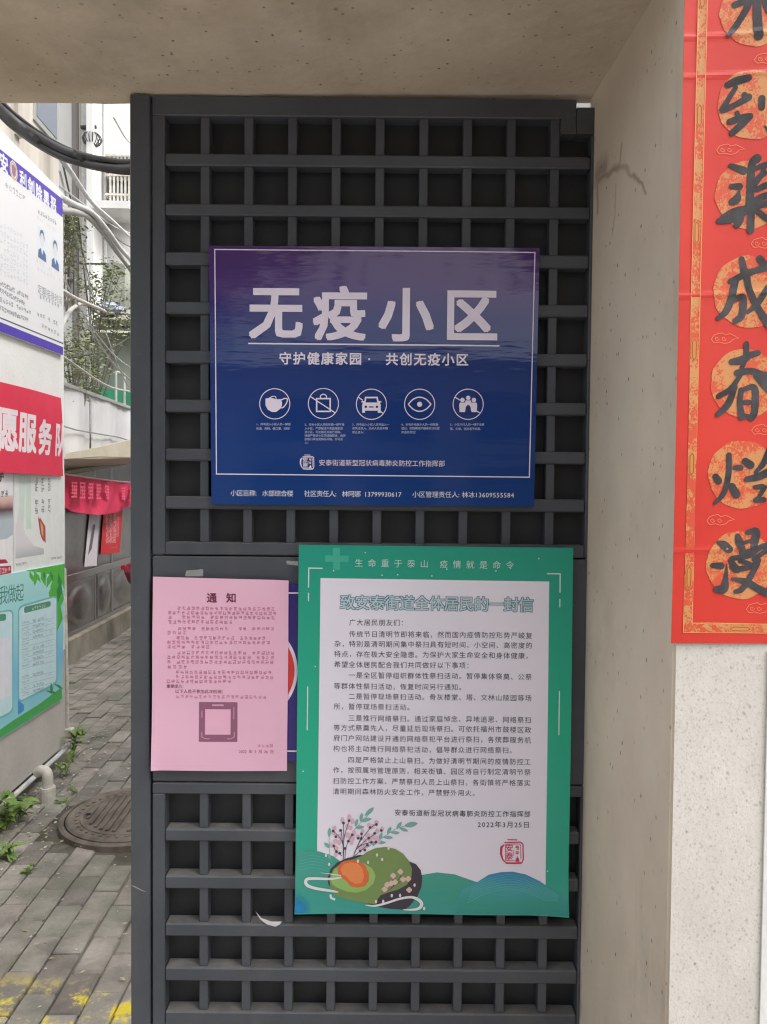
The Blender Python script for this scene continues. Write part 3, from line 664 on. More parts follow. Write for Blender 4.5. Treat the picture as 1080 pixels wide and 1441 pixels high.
p = Print(L, 'header_lettering', pm((196, 226, 220), .35), 1); p.text('生命重于泰山', (496.3, 791.8), (606.5, 793.4), 12*S); p.cut(); p.text('疫情就是命令', (615.5, 793.7), (727, 795.3), 12*S); p.done()
m_lil = mat('letter_white', (.83, .775, .87), .36, col2=(.80, .75, .85), scale=4, bump=.0005, bscale=12)
p = Print(L, 'white_panel', m_lil, .7, sub=.008); p.poly([(451.5, 813.2), (773.3, 818.3), (768, 1250), (446, 1246)]); p.done()
p = Print(L, 'title_outline', pm((26, 118, 124), .4), 1.4, sub=.02); p.text('致安泰街道全体居民的一封信', (479, 847), (751, 850.8), 21.6*S, .048); p.done()
p = Print(L, 'title_fill', pm((198, 212, 222), .4), 1.9, sub=.02); p.text('致安泰街道全体居民的一封信', (479, 847), (751, 850.8), 21.6*S, .010); p.done()
body = ['　　广大居民朋友们：', '　　传统节日清明节即将来临，然而国内疫情防控形势严峻复', '杂，特别是清明期间集中祭扫具有短时间、小空间、高密度的', '特点，存在极大安全隐患。为保护大家生命安全和身体健康，',
 '希望全体居民配合我们共同做好以下事项：', '　　一是全区暂停组织群体性祭扫活动。暂停集体祭奠、公祭', '等群体性祭扫活动，恢复时间另行通知。', '　　二是暂停现场祭扫活动。骨灰楼堂、塔、文林山陵园等场', '所，暂停现场祭扫活动。',
 '　　三是推行网络祭扫。通过家庭悼念、异地追思、网络祭扫', '等方式祭奠先人，尽量延后现场祭扫。可依托福州市鼓楼区政', '府门户网站建设开通的网络祭祀平台进行祭扫，各殡葬服务机', '构也将主动推行网络祭祀活动，倡导群众进行网络祭扫。',
 '　　四是严格禁止上山祭扫。为做好清明节期间的疫情防控工', '作，按照属地管理原则，相关街镇、园区将自行制定清明节祭', '扫防控工作方案、严禁祭扫人员上山祭扫，各街镇将严格落实', '清明期间森林防火安全工作，严禁野外用火。']
ysb = [875.2, 891.6, 905.6, 920, 934.7, 949.7, 965.3, 979.6, 994.2, 1010.4, 1024.2, 1038.8, 1053.6, 1069.4, 1084, 1099.2, 1114]
p = Print(L, 'lettering', pm((48, 46, 56), .45), 1.4, sub=.03)
for k, (s_, y) in enumerate(zip(body, ysb)):
    x0 = 470.6-2.6*(y-875)/239; pit = 10.345
    n_ = len(s_); p.text(s_, (x0, y), (x0+n_*pit, y+n_*pit*.0095), 9.6*S)
p.text('安泰街道新型冠状病毒肺炎防控工作指挥部', (555, 1143.8), (747.5, 1145.7), 9.4*S, .005)
p.text('2022年3月25日', (672, 1160), (746.5, 1160.6), 9.8*S, .005)
p.done()
seal(L, 721.5, 1199.5, 16, pm((206, 40, 92), .4), 1.5)
# hills at the foot
m_hillb = grad(mat('hill_blue', (.1, .3, .5), .34, bump=.0005, bscale=12), 2, [(0, (.028, .27, .235)), (.28, (.03, .31, .25)), (.62, (.06, .35, .38)), (.9, (.04, .24, .46)), (1, (.04, .22, .46))], zq(1287), zq(1226), noise=.2, ns=14)
m_hillg = grad(mat('hill_green', (.1, .3, .3), .34, bump=.0005, bscale=12), 2, [(0, (.045, .30, .27)), (.4, (.035, .32, .25)), (1, (.055, .34, .265))], zq(1287), zq(1226), noise=.1)
p = Print(L, 'hill_drawing', m_hillg, 1.2, sub=.012)
p.sub = .008; p.poly([(417, 1198), (432, 1196.5), (450, 1198), (470, 1205), (492, 1222), (515, 1237), (560, 1240), (592, 1231.5), (615, 1227.5), (640, 1230), (660, 1237), (672, 1241), (672, 1284.5), (416.2, 1281.5)]); p.done()
p = Print(L, 'hill_drawing', m_hillb, 1.6, sub=.012)
p.sub = .008; p.poly([(650, 1252), (672, 1240.5), (688, 1230.5), (705, 1227), (722, 1226.5), (740, 1230.5), (760, 1240), (785, 1257), (798.8, 1265), (798.5, 1285.5), (640, 1284)]); p.done()
p = Print(L, 'contour_lines', pm((86, 192, 186), .4), 2.0)
for k in range(7):
    o = 3.4*k
    p.ribbon([(664-o*.3, 1247+o*1.1), (685, 1236.5+o), (705, 1231.5+o), (722, 1230.5+o), (742, 1235.5+o), (765, 1247+o*.9), (785, 1259+o*.4)], .55*S, smooth=4)
for k in range(5):
    o = 4.2*k
    p.ribbon([(422, 1207+o), (438, 1203.5+o), (455, 1206+o), (468, 1213+o)], .5*S, smooth=4)
p.done()
m_tint = mat('corner_tint', (.02, .25, .62), .35); nt = m_tint.node_tree
tcn = nt.nodes.new('ShaderNodeTexCoord'); dv = nt.nodes.new('ShaderNodeVectorMath'); dv.operation = 'DISTANCE'; ctr = at_y(417, 1278, YL)-t.location; dv.inputs[1].default_value = ctr
mrt = nt.nodes.new('ShaderNodeMapRange'); mrt.inputs[1].default_value = .004; mrt.inputs[2].default_value = .026; mrt.inputs[3].default_value = .9; mrt.inputs[4].default_value = 0
nt.links.new(tcn.outputs['Object'], dv.inputs[0]); nt.links.new(dv.outputs['Value'], mrt.inputs[0]); nt.links.new(mrt.outputs[0], nt.nodes['Principled BSDF'].inputs['Alpha'])
p = Print(L, 'corner_tint', m_tint, 1.5, sub=.006); p.poly([(416.4, 1250), (446, 1262), (446, 1281.5), (416, 1281.5)]); p.done()
# the drawing (coordinates traced in a 5.4x enlargement with origin 410, 1130)
def Z5(pts): return [(410+x/5.4, 1130+y/5.4) for x, y in pts]
u5 = S/5.4
def draw(name, m, lay): return Print(L, name, m, lay, sub=.008)
p = draw('mask_back', pm((62, 52, 66), .4), 2.2)
p.poly(Z5([(280, 560), (300, 500), (350, 450), (420, 420), (520, 395), (600, 400), (900, 445), (950, 465), (985, 510), (997, 570), (990, 640), (960, 710), (900, 780), (860, 805), (760, 800), (640, 780), (520, 740), (400, 700), (310, 650), (282, 610)])); p.done()
p = draw('mask_green', pm((122, 146, 84), .4), 2.6)
p.poly(Z5([(290, 570), (320, 500), (400, 440), (480, 425), (540, 400), (580, 370), (640, 345), (720, 335), (790, 350), (850, 385), (895, 440), (918, 500), (915, 560), (880, 620), (820, 655), (740, 680), (680, 700), (650, 740), (640, 765), (560, 755), (460, 735), (370, 715), (330, 690), (300, 640)])); p.done()
p = draw('fruit_flesh', pm((150, 190, 104), .4), 3.0)
p.poly(Z5([(300, 560), (330, 500), (400, 460), (480, 450), (560, 460), (620, 500), (642, 555), (625, 610), (570, 660), (500, 680), (420, 670), (350, 640), (310, 610)])); p.done()
p = draw('fruit_stone', pm((222, 108, 56), .4), 3.4)
p.poly(Z5([(350, 500), (380, 450), (440, 432), (510, 440), (560, 470), (592, 530), (590, 590), (560, 630), (500, 642), (455, 630), (420, 590), (385, 565), (360, 540)])); p.done()
p = draw('fruit_stone_light', pm((238, 140, 80), .4), 3.8)
p.poly(Z5([(375, 500), (400, 462), (450, 448), (510, 460), (545, 500), (555, 560), (535, 605), (490, 612), (450, 590), (420, 555), (390, 540)])); p.done()
p = draw('mask_strap', pm((226, 226, 228), .4), 3.4)
p.ribbon(Z5([(385, 562), (300, 572), (200, 568), (130, 570), (112, 590), (125, 618), (180, 640), (260, 655), (330, 668), (360, 675)]), [10*u5, 16*u5, 20*u5, 22*u5, 24*u5, 24*u5, 22*u5, 22*u5, 16*u5, 6*u5], smooth=4)
p.ribbon(Z5([(300, 690), (305, 715), (335, 728)]), 16*u5, smooth=3); p.ribbon(Z5([(225, 525), (300, 535), (380, 548)]), [2*u5, 6*u5, 9*u5])
p.ribbon(Z5([(565, 770), (640, 775), (730, 755), (820, 728), (910, 715), (970, 735), (992, 765), (970, 795), (910, 805), (850, 804)]), [6*u5, 14*u5, 16*u5, 16*u5, 18*u5, 24*u5, 24*u5, 20*u5, 14*u5, 5*u5], smooth=4)
p.done()
p = draw('twigs', pm((78, 62, 84), .4), 2.9)
tw = [[(395, 440), (400, 350), (385, 290), (360, 250), (320, 215)], [(395, 430), (395, 330), (380, 210)], [(398, 350), (405, 250), (440, 140)], [(400, 290), (398, 150)], [(408, 430), (420, 330), (460, 245)], [(385, 400), (340, 365), (325, 330)], [(470, 412), (500, 340), (540, 240)], [(480, 380), (520, 300), (600, 195), (650, 160)], [(490, 360), (560, 290), (640, 235)], [(500, 335), (600, 300), (650, 298)], [(480, 405), (520, 370), (575, 325)], [(770, 640), (830, 560), (832, 530)], [(760, 650), (775, 575)], [(740, 665), (850, 580), (885, 578)]]
for q in tw: p.ribbon(Z5(q), 4.5*u5, smooth=3)
for x, y in ((320, 212), (440, 135), (398, 152), (376, 208), (340, 255), (465, 242), (535, 235), (600, 188), (648, 165), (635, 232), (685, 210), (645, 298), (610, 300), (580, 320), (560, 358), (525, 365), (325, 325), (345, 368), (410, 345), (370, 380), (510, 268), (435, 290), (590, 268), (533, 270)): p.disc(*Z5([(x, y)])[0], 11*u5, n=10)
p.done()
rn = random.Random(9)
p = draw('blossoms', pm((222, 180, 196), .4), 2.5)
for x, y in ((330, 190), (318, 225), (385, 130), (440, 105), (462, 140), (455, 190), (430, 245), (425, 180), (375, 255), (335, 290), (310, 320), (340, 345), (335, 390), (365, 300), (455, 300), (480, 230), (545, 215), (590, 170), (615, 180), (650, 150), (690, 200), (650, 215), (620, 260), (645, 270), (580, 245), (560, 290), (525, 340), (560, 345), (600, 285), (660, 290), (505, 260), (470, 270)):
    p.disc(*Z5([(x+rn.uniform(-5, 5), y)])[0], rn.uniform(14, 20)*u5, n=10, ry=rn.uniform(17, 24)*u5)
p.done()
p = draw('blossoms', pm((222, 188, 176), .4), 3.3)
for x, y in ((775, 552), (830, 522), (850, 580), (890, 575), (790, 600), (730, 620), (710, 655), (760, 610), (897, 660)):
    for k in range(4): p.disc(*Z5([(x+10*cos(k*1.6), y+10*sin(k*1.6))])[0], 13*u5, n=8)
p.done()
p = draw('petals', pm((226, 216, 214), .4), 3.7)
for x, y in ((653, 395), (692, 428), (740, 345), (585, 450), (508, 440), (765, 703), (828, 702), (645, 745), (700, 745), (938, 622), (265, 395), (290, 462), (1010, 795)): p.disc(*Z5([(x, y)])[0], 9*u5, n=8, ry=14*u5)
tag(p.done(), kind='stuff')
def leafp(p, x, y, a, ln, wd):
    c_, s_ = cos(a), sin(a); pts = []
    for k in range(9):
        q = k/8; h = wd*sin(pi*q)**.8; pts.append((x+c_*ln*q-s_*h, y+s_*ln*q+c_*h))
    for k in range(7, 0, -1):
        q = k/8; h = -wd*sin(pi*q)**.8; pts.append((x+c_*ln*q-s_*h, y+s_*ln*q+c_*h))
    p.poly(Z5(pts))
p = draw('leaf_sprays', pm((122, 176, 166), .4), 2.1)
p.ribbon(Z5([(480, 205), (540, 140), (620, 60)]), 4*u5); p.ribbon(Z5([(560, 350), (680, 275), (800, 195), (900, 165)]), 4*u5); p.ribbon(Z5([(300, 430), (290, 330), (288, 220)]), 4*u5)
for a in ((560, 100, -.75, 95, 16), (520, 140, -.2, 95, 15), (525, 135, -1.3, 60, 13), (485, 190, -.1, 72, 14), (488, 180, -1.3, 60, 13), (860, 175, -.2, 105, 20), (800, 200, -.95, 70, 13), (820, 190, .35, 75, 12), (730, 240, -1.1, 66, 13), (755, 225, .05, 72, 12), (700, 262, .05, 76, 12), (670, 280, -1.2, 60, 12), (650, 300, .05, 72, 12), (288, 260, -1.5, 75, 13), (290, 340, -2.3, 55, 13), (300, 430, -1.9, 50, 10), (620, 330, -1.0, 50, 10)): leafp(p, *a)
p.done()

# clear tape at the pink notice
tp = mat('clear_tape', (.8, .8, .8), .15, spec=.6); tp.node_tree.nodes['Principled BSDF'].inputs['Alpha'].default_value = .16
for (q, lb) in (([(262, 803), (286, 801), (286, 811), (261, 811)], 'clear tape strip above the pink notice, left of its middle'), ([(403, 789), (420, 790), (420, 796), (404, 794)], 'clear tape scrap beside the top corner of the green letter')):
    a = [at_y(*v, YP-.0022) for v in q]; tag(G().quadbox(a, (0, 1, 0), .0002).obj('tape', tp, base=a[0]), lb, 'tape')

# ================================================================== RED COUPLET on the pillar
YC = YF-.0016
t = thing('couplet_banner', (at_y(1055, 905, YC).x, YC, at_y(1055, 905, YC).z), 0, 'tall red paper couplet with black brush characters on gold discs', 'couplet')
K = Poster(t, 'y', YC, 0, disp=lambda u, v: .0009*sin(v*7+u*10)+.0006*sin(u*37+v*5)+sum(.0006*math.exp(-((v-z0-.06*(u-XF))/.003)**2) for z0 in CR))
CR = [at_y(980, q, YC).z for q in (52, 108, 417, 776)]
SK = YC/FPX
m_red = mat('red_paper', (.66, .040, .024), .42, col2=(.58, .032, .021), scale=6, bump=.0007, bscale=16)
c0 = at_y(964.5, 0, YC); dirv = (at_y(944.5, 905, YC)-c0); top = c0-dirv*.55; wd = .182
a = (top.x, top.z); cB = at_y(944.5, 905, YC)
tl = at_y(968, -160, YC)
K.sheet('paper', [(tl.x, tl.z), (tl.x+wd, tl.z+.003), (cB.x+wd, cB.z+.001), (cB.x, cB.z)], m_red, nu=40, nv=300, px=False)
def gold_mat(name, base, dens):
    m = mat(name, base, .45, bump=.0007, bscale=16)
    n = m.node_tree.nodes; l = m.node_tree.links; b = n['Principled BSDF']; tc = n.new('ShaderNodeTexCoord')
    nz = n.new('ShaderNodeTexNoise'); nz.inputs['Scale'].default_value = 230; nz.inputs['Detail'].default_value = 3; nz.inputs['Distortion'].default_value = 1.6; l.new(tc.outputs['Object'], nz.inputs['Vector'])
    n2 = n.new('ShaderNodeTexNoise'); n2.inputs['Scale'].default_value = 26; n2.inputs['Detail'].default_value = 2; n2.inputs['Distortion'].default_value = 1.2; l.new(tc.outputs['Object'], n2.inputs['Vector'])
    ad = n.new('ShaderNodeMath'); ad.operation = 'ADD'; l.new(nz.outputs[0], ad.inputs[0]); l.new(n2.outputs[0], ad.inputs[1])
    mr = n.new('ShaderNodeMapRange'); mr.inputs[1].default_value = dens; mr.inputs[2].default_value = dens+.07; l.new(ad.outputs[0], mr.inputs[0])
    mx = n.new('ShaderNodeMix'); mx.data_type = 'RGBA'; mx.inputs[6].default_value = (*base, 1); mx.inputs[7].default_value = (.64, .085, .035, 1); l.new(mr.outputs[0], mx.inputs[0]); l.new(mx.outputs[2], b.inputs['Base Color'])
    return m
m_gold = gold_mat('gold_disc', (.60, .26, .09), .97); m_gold2 = gold_mat('gold_band', (.60, .28, .10), .96)
def T(o, s, pts): return [(o[0]+x/s, o[1]+y/s) for x, y in pts]
C2, C3, C4 = ((940, 0), 4.8), ((940, 300), 4.5), ((930, 600), 4.5)
def wob(cx, cy, r, n=60, sd=0):
    rn = random.Random(sd); ph = [rn.uniform(0, 6) for _ in range(4)]
    return [(cx+r*(1+.015*sin(5*a+ph[0])+.012*sin(11*a+ph[1])+.01*rn.uniform(-1, 1))*cos(a), cy+r*(1+.015*sin(4*a+ph[2])+.012*sin(9*a+ph[3]))*sin(a)) for a in [2*pi*k/n for k in range(n)]]
for k, (C_, x, y, r) in enumerate(((C2, 580, 85, 226), (C2, 575, 705, 236), (C2, 555, 1312, 232), (C3, 515, 497, 227), (C3, 490, 1080, 220), (C4, 515, 305, 217), (C4, 500, 878, 214))):
    p = Print(K, 'gold_disc', m_gold, 1, sub=.01); p.poly(T(*C_, wob(x, y, r, sd=k))); p.done()
# border band with lozenge marks
def lane(y): return 989.3+(967.5-989.3)*y/877
p = Print(K, 'border_band', m_gold2, 1, sub=.012)
p.poly([(lane(-150)-6, -150), (lane(-150)+6, -150), (lane(870)+6, 875), (lane(870)+177, 879), (lane(-150)+177, -148), (lane(-150)+189, -148), (lane(890)+189, 891), (lane(890)-6, 889)]); p.done()
p = Print(K, 'border_edge', pm((238, 168, 96), .45), 1.5)
p.ribbon([(lane(-150)-6.5, -150), (lane(888)-6, 889.5), (lane(890)+189, 891.5), (lane(-150)+189, -148)], .9*SK); p.ribbon([(lane(-150)+6.5, -150), (lane(876)+6, 876.5), (lane(870)+177, 879), (lane(-150)+177, -148)], .9*SK); p.done()
mlz, mll = pm((214, 136, 74), .45), pm((150, 80, 34), .45)
for y in (-5, 162, 327, 492, 653, 812):
    x = lane(y); w_, h_ = 4.6, 17
    p = Print(K, 'border_lozenge', mlz, 1.5); p.poly([(x-w_, y-h_*.7), (x, y-h_), (x+w_, y-h_*.7), (x+w_-.6, y+h_*.7), (x-.6, y+h_), (x-w_-.6, y+h_*.7)]); p.done()
    p = Print(K, 'lozenge_line', mll, 2); p.ribbon([(x-2.6, y-11), (x+.3, y-15), (x+2.8, y-11), (x+2.2, y+11), (x-.6, y+15), (x-3, y+11)], .8*SK, closed=True); p.done()
x = 1041; y = 884.5; p = Print(K, 'border_lozenge', mlz, 1.5); p.poly([(x-17, y), (x-12, y-4.5), (x+12, y-4), (x+17, y+.6), (x+12, y+5), (x-12, y+4.5)]); p.done()
p = Print(K, 'lozenge_line', mll, 2); p.ribbon([(x-14, y), (x-10, y-2.6), (x+10, y-2.2), (x+14, y+.6), (x+10, y+3), (x-10, y+2.6)], .8*SK, closed=True); p.done()
p = Print(K, 'cloud_motif', pm((238, 132, 96), .45), 1)
for (x, y) in ((1028.5, 209), (1081, 82), (1077, 341), (1020, 475.5), (1077, 604), (1013, 731), (1069, 855), (1036, -60)):
    sp = [(x-19, y+2), (x-15, y-4), (x-9, y-6), (x-3, y-7), (x+1, y-4), (x+8, y-6), (x+14, y-3), (x+20, y), (x+12, y+2), (x+8, y+6), (x, y+8), (x-7, y+6), (x-15, y+7)]
    p.ribbon(sp, .9*SK, closed=True)
    for cx_ in (x-11, x-1): p.ribbon([(cx_+3.6*cos(a)*(1-.1*a), y+1+3.4*sin(a)*(1-.1*a)) for a in [k*.6 for k in range(12)]], .8*SK)
p.done()
def ink_mat():
    m = mat('brush_ink', (.030, .027, .032), .26, col2=(.085, .078, .085), scale=30, bump=.0007, bscale=16, spec=.6)
    return m
m_ink = ink_mat()
strokes = {
 '水': (C2, [([(450, 35), (500, 15), (560, 5)], 40), ([(560, -60), (540, 40), (490, 130), (450, 190), (410, 238)], [34, 44, 40, 40, 30]), ([(608, -160), (602, -40), (603, 100), (612, 240)], [50, 52, 56, 62]), ([(640, -10), (670, 60), (760, 190)], [20, 40, 60]), ([(700, -60), (660, 0)], 30), ([(600, -170), (700, -160)], 30)]),
 '到': (C2, [([(405, 572), (470, 545), (548, 525)], [40, 52, 42]), ([(460, 590), (405, 680), (372, 738)], [30, 34, 42]), ([(375, 740), (450, 710), (548, 655)], [44, 36, 46]), ([(420, 820), (500, 795), (560, 780)], [40, 46, 34]), ([(560, 785), (490, 850), (438, 895)], [36, 46, 40]), ([(470, 760), (480, 800)], [30, 34]), ([(636, 665), (635, 725)], [44, 40]), ([(735, 560), (732, 750), (725, 880), (690, 895), (655, 850)], [46, 44, 46, 26, 8]), ([(520, 640), (545, 665)], [40, 30])]),
 '渠': (C2, [([(428, 1118), (515, 1150)], [34, 52]), ([(432, 1258), (488, 1258)], [34, 46]), ([(438, 1362), (470, 1340), (484, 1292)], [48, 54, 16]), ([(605, 1068), (570, 1110), (562, 1250), (555, 1390)], [56, 48, 50, 54]), ([(590, 1140), (650, 1115), (760, 1095)], [30, 36, 40]), ([(600, 1205), (640, 1170), (655, 1120)], [24, 30, 26]), ([(570, 1280), (625, 1200), (665, 1165)], [28, 30, 26]), ([(600, 1280), (670, 1250), (760, 1230)], [34, 42, 40]), ([(560, 1370), (650, 1325), (780, 1300)], [36, 44, 40]), ([(370, 1470), (450, 1425), (560, 1400), (680, 1372), (800, 1355)], [34, 42, 40, 44, 40]), ([(560, 1400), (470, 1470), (395, 1485), (350, 1490)], [40, 44, 44, 40]), ([(505, 1440), (490, 1490), (470, 1515)], [34, 44, 46]), ([(570, 1400), (563, 1480), (562, 1555)], [44, 48, 46]), ([(600, 1420), (680, 1480), (760, 1520)], [36, 44, 56])]),
 '成': (C3, [([(470, 290), (490, 385)], [36, 48]), ([(398, 432), (500, 382), (560, 362), (625, 340)], [34, 44, 38, 50]), ([(585, 288), (612, 325)], [46, 46]), ([(430, 425), (400, 550), (370, 620), (320, 665)], [44, 44, 42, 30]), ([(392, 560), (470, 530), (480, 570), (468, 650), (430, 682)], [30, 40, 44, 44, 38]), ([(498, 370), (520, 490), (590, 630), (660, 720), (760, 780)], [44, 40, 44, 54, 50]), ([(635, 470), (570, 570), (510, 625)], [36, 38, 22])]),
 '春': (C3, [([(500, 825), (498, 900)], [30, 40]), ([(405, 942), (470, 930), (520, 900), (572, 885)], [38, 52, 40, 36]), ([(500, 900), (470, 980)], [40, 26]), ([(440, 1012), (530, 1000), (620, 1035), (720, 1030)], [42, 40, 56, 50]), ([(560, 1030), (620, 1090), (700, 1160)], [36, 54, 66]), ([(470, 1010), (400, 1110), (320, 1160)], [26, 34, 34]), ([(425, 1100), (380, 1210), (315, 1275)], [34, 42, 32]), ([(465, 1120), (456, 1200), (468, 1290)], [34, 36, 44]), ([(470, 1120), (540, 1100), (556, 1150), (548, 1260), (530, 1298)], [26, 38, 44, 44, 40]), ([(480, 1285), (540, 1290)], 30), ([(478, 1200), (515, 1198)], [30, 34])]),
 '烂': (C4, [([(430, 182), (430, 280), (412, 380), (385, 440), (340, 485)], [34, 36, 36, 32, 22]), ([(345, 320), (362, 345)], [42, 46]), ([(468, 262), (505, 262)], [30, 36]), ([(448, 380), (476, 430)], [44, 54]), ([(535, 222), (568, 245)], [46, 50]), ([(545, 335), (620, 318), (720, 270)], [36, 46, 50]), ([(690, 150), (650, 235), (600, 290)], [42, 36, 22]), ([(595, 385), (650, 385), (625, 440), (605, 462)], [26, 34, 24, 28]), ([(600, 468), (652, 465)], [34, 34]), ([(690, 380), (760, 370)], 40)]),
 '漫': (C4, [([(362, 735), (395, 750), (428, 778)], [26, 52, 50]), ([(325, 880), (378, 882)], [32, 44]), ([(352, 1030), (395, 1025), (408, 960), (414, 870)], [44, 56, 32, 6]), ([(485, 695), (498, 740), (522, 800)], [34, 52, 30]), ([(545, 672), (600, 665), (596, 720), (575, 800)], [30, 48, 48, 30]), ([(510, 800), (600, 782)], 30), ([(520, 738), (572, 722)], 22), ([(440, 850), (470, 900), (510, 900)], [34, 52, 30]), ([(450, 835), (560, 815), (620, 770), (680, 745), (740, 730)], [32, 36, 34, 30, 34]), ([(590, 840), (640, 805), (690, 770)], [34, 30, 44]), ([(500, 850), (560, 870)], 30), ([(470, 905), (560, 890), (620, 850)], [34, 34, 30]), ([(610, 870), (560, 960), (510, 1030), (470, 1045)], [34, 38, 36, 28]), ([(450, 965), (540, 985), (610, 1025), (700, 1065), (780, 1090)], [20, 44, 46, 48, 40])]),
}
for k, (ch, (C_, st)) in enumerate(strokes.items()):
    p = Print(K, 'brush_character', m_ink, 2, sub=.01)
    for q, w_ in st:
        w_ = w_ if isinstance(w_, list) else [w_]*len(q)
        u = SK/C_[1]; pts = T(*C_, q); ww = [v*u*1.04 for v in w_]
        # rounded brush ends
        p.disc(*pts[0], ww[0]*.5, n=12); p.disc(*pts[-1], ww[-1]*.5, n=12)
        p.ribbon(pts, ww, smooth=5)
    p.done()
# ================================================================== ALLEY: near white building on the left
XW = -1.65; YW = 4.345
m_white = mat('white_render', (.80, .80, .785), .8, col2=(.70, .70, .685), scale=2, detail=8, contrast=(.4, .75), bump=.0015, bscale=60, space='World', speck=[((.55, .54, .52), 30, .05, .12, .85)])
m_low = mat('grey_render', (.52, .49, .46), .85, col2=(.42, .40, .375), scale=2.5, detail=8, bump=.0015, bscale=50, space='World')
m_streak = mat('streaked_concrete', (.66, .62, .55), .9, col2=(.33, .30, .26), scale=5, detail=7, contrast=(.42, .72), stretch=(1, 1, .08), bump=.002, bscale=12, space='World')
m_plinth = mat('plinth_concrete', (.17, .155, .135), .95, col2=(.27, .25, .22), scale=8, bump=.006, bscale=30, space='World')
m_glass = mat('window_glass', (.05, .06, .075), .08, spec=.7)
m_alu = mat('aluminium', (.55, .55, .54), .4, metal=.6)
m_wire = mat('galvanised_pipe', (.62, .62, .61), .5, col2=(.48, .48, .47), scale=20)
m_pvc = mat('white_pvc', (.62, .60, .54), .5, col2=(.42, .39, .33), scale=18, contrast=(.4, .7), bump=.0005)
wb = thing('white_building', (XW-1, 3, 0), 1, 'white rendered building corner hung with posters at the left of the alley', 'building')
G().box((XW-2.6, 1.75, .62), (XW, YW, 3.2), ch=.004).obj('wall', m_white, wb)
G().box((XW-2.6, 1.75, .075), (XW-.0006, YW-.0006, .619)).obj('lower_wall', m_low, wb)
G().box((XW-2.55, 1.8, -.05), (XW-.035, YW-.03, .0745)).obj('plinth', m_plinth, wb)
G().box((XW-2.6, 1.75, 3.2015), (XW-.006, YW-.05, 6.4)).obj('upper_wall', m_streak, wb)
for y0 in (2.35, 3.05, 3.75): G().box((XW-.008, y0, 3.25), (XW+.012, y0+.05, 6.3)).obj('pilaster', m_streak, wb)
wn_ = G().box((XW-.03, 3.96, 3.42), (XW+.004, 4.27, 4.5)).obj('window', m_alu, wb); wn_['_b'] = tuple(wb['_b'])
G().box((XW-.02, 3.985, 3.45), (XW+.0065, 4.245, 4.47)).obj('pane', mat('bluish_glass', (.16, .19, .25), .1), wn_).location = (0, 0, 0)
G().tube([(XW+.015, 1.8, .055), (XW+.015, YW+.01, .06)], .013, 8).obj('conduit', m_wire, wb)
G().tube([at_x(91.5, 800, XW+.0), Vector((XW+.012, YW+.008, .135))], .009, 8).obj('riser_pipe', m_pvc, wb)
G().box((XW-.01, YW-.012, .115), (XW+.04, YW+.035, .165), ch=.006).obj('junction_box', m_pvc, wb)
g = G(); g.box((XW-.034, 3.98, .03), (XW+.001, 4.05, .072)); g.obj('vent_gap_shade', mat('gap_shade_black', (.02, .018, .015), 1), wb)  # solid black block, the dark of a gap put into its colour
# short elbow pipe out of the wall foot
e = (-1.50, 3.72)
t = thing('drain_pipe', (e[0], e[1], 0), 1, 'short pale plastic elbow pipe standing in a collar at the foot of the white building', 'pipe')
G().tube([(e[0], e[1], -.02), (e[0], e[1], .075)], .036, 16).obj('collar', m_pvc, t, smooth=False)
G().tube(spline([(e[0], e[1], .07), (e[0], e[1], .125), (e[0]-.012, e[1]+.006, .148), (e[0]-.038, e[1]+.01, .153), (e[0]-.058, e[1]+.015, .138)], 6), .0255, 16).obj('elbow', m_pvc, t, smooth=True)

# ---- posters on the white building
def wall_poster(name, label, cat, corners, m, off=.003, t=.002, disp=None, nu=12, nv=8):
    c = at_x(*corners[3], XW); b = Vector((XW, (c.y+at_x(*corners[2], XW).y)/2, min(c.z, at_x(*corners[2], XW).z)))
    t_ = thing(name, b, 1, label, cat); P_ = Poster(t_, 'x', XW+off, 1, disp); P_.sheet('sheet', corners, m, t=t, nu=nu, nv=nv); return P_
PU = (78, 52, 176)
m_bw = mat('board_white', (.80, .80, .82), .3, col2=(.78, .785, .80), scale=3)
Q = wall_poster('information_board', 'white information board with purple header and two small portraits, high on the white building', 'board', [(-60, 161), (88.5, 280), (89.2, 500), (-60, 444)], m_bw, off=.016, t=.015)
p = Print(Q, 'header_band', pm(PU, .3), 1); p.poly([(-60, 161.3), (88.4, 280.2), (88.5, 306), (-60, 189)]); p.done()
p = Print(Q, 'footer_band', pm(PU, .3), 1); p.poly([(-60, 429), (89, 488.5), (89.1, 499.7), (-60, 443.8)]); p.done()
p = Print(Q, 'footer_line', pm((70, 60, 100), .3), 1); p.poly([(-60, 421.5), (89, 482.5), (89, 484.2), (-60, 423.5)]); p.done()
p = Print(Q, 'header_lettering', pm((236, 236, 244), .3), 2)
p.text('安', (-.5, 224.5), (12, 234.5), .085, .03); p.cut(); p.text('利剑除黑恶', (27, 248.5), (80, 291), .082, .03); p.done()
p = Print(Q, 'badge', pm((226, 214, 190), .3), 2); c = Q.uv(19.5, 240.5); p.disc(c.x, c.y, .042, px=False, ry=.046); p.done()
p = Print(Q, 'badge_shield', pm((150, 110, 130), .3), 2.6)
p.poly([(c.x-.024, c.y+.02), (c.x, c.y+.03), (c.x+.024, c.y+.02), (c.x+.018, c.y-.016), (c.x, c.y-.03), (c.x-.018, c.y-.016)], px=False); p.ring(c.x, c.y, .036, .004, px=False); p.done()
p = Print(Q, 'small_print', pm((150, 152, 160), .4), 1)
p.scrawl((7, 258), (36, 281), .035, 6, seed=1, dens=4)
p.text('定期接待时间', (53, 405.5), (88, 424.5), .053)
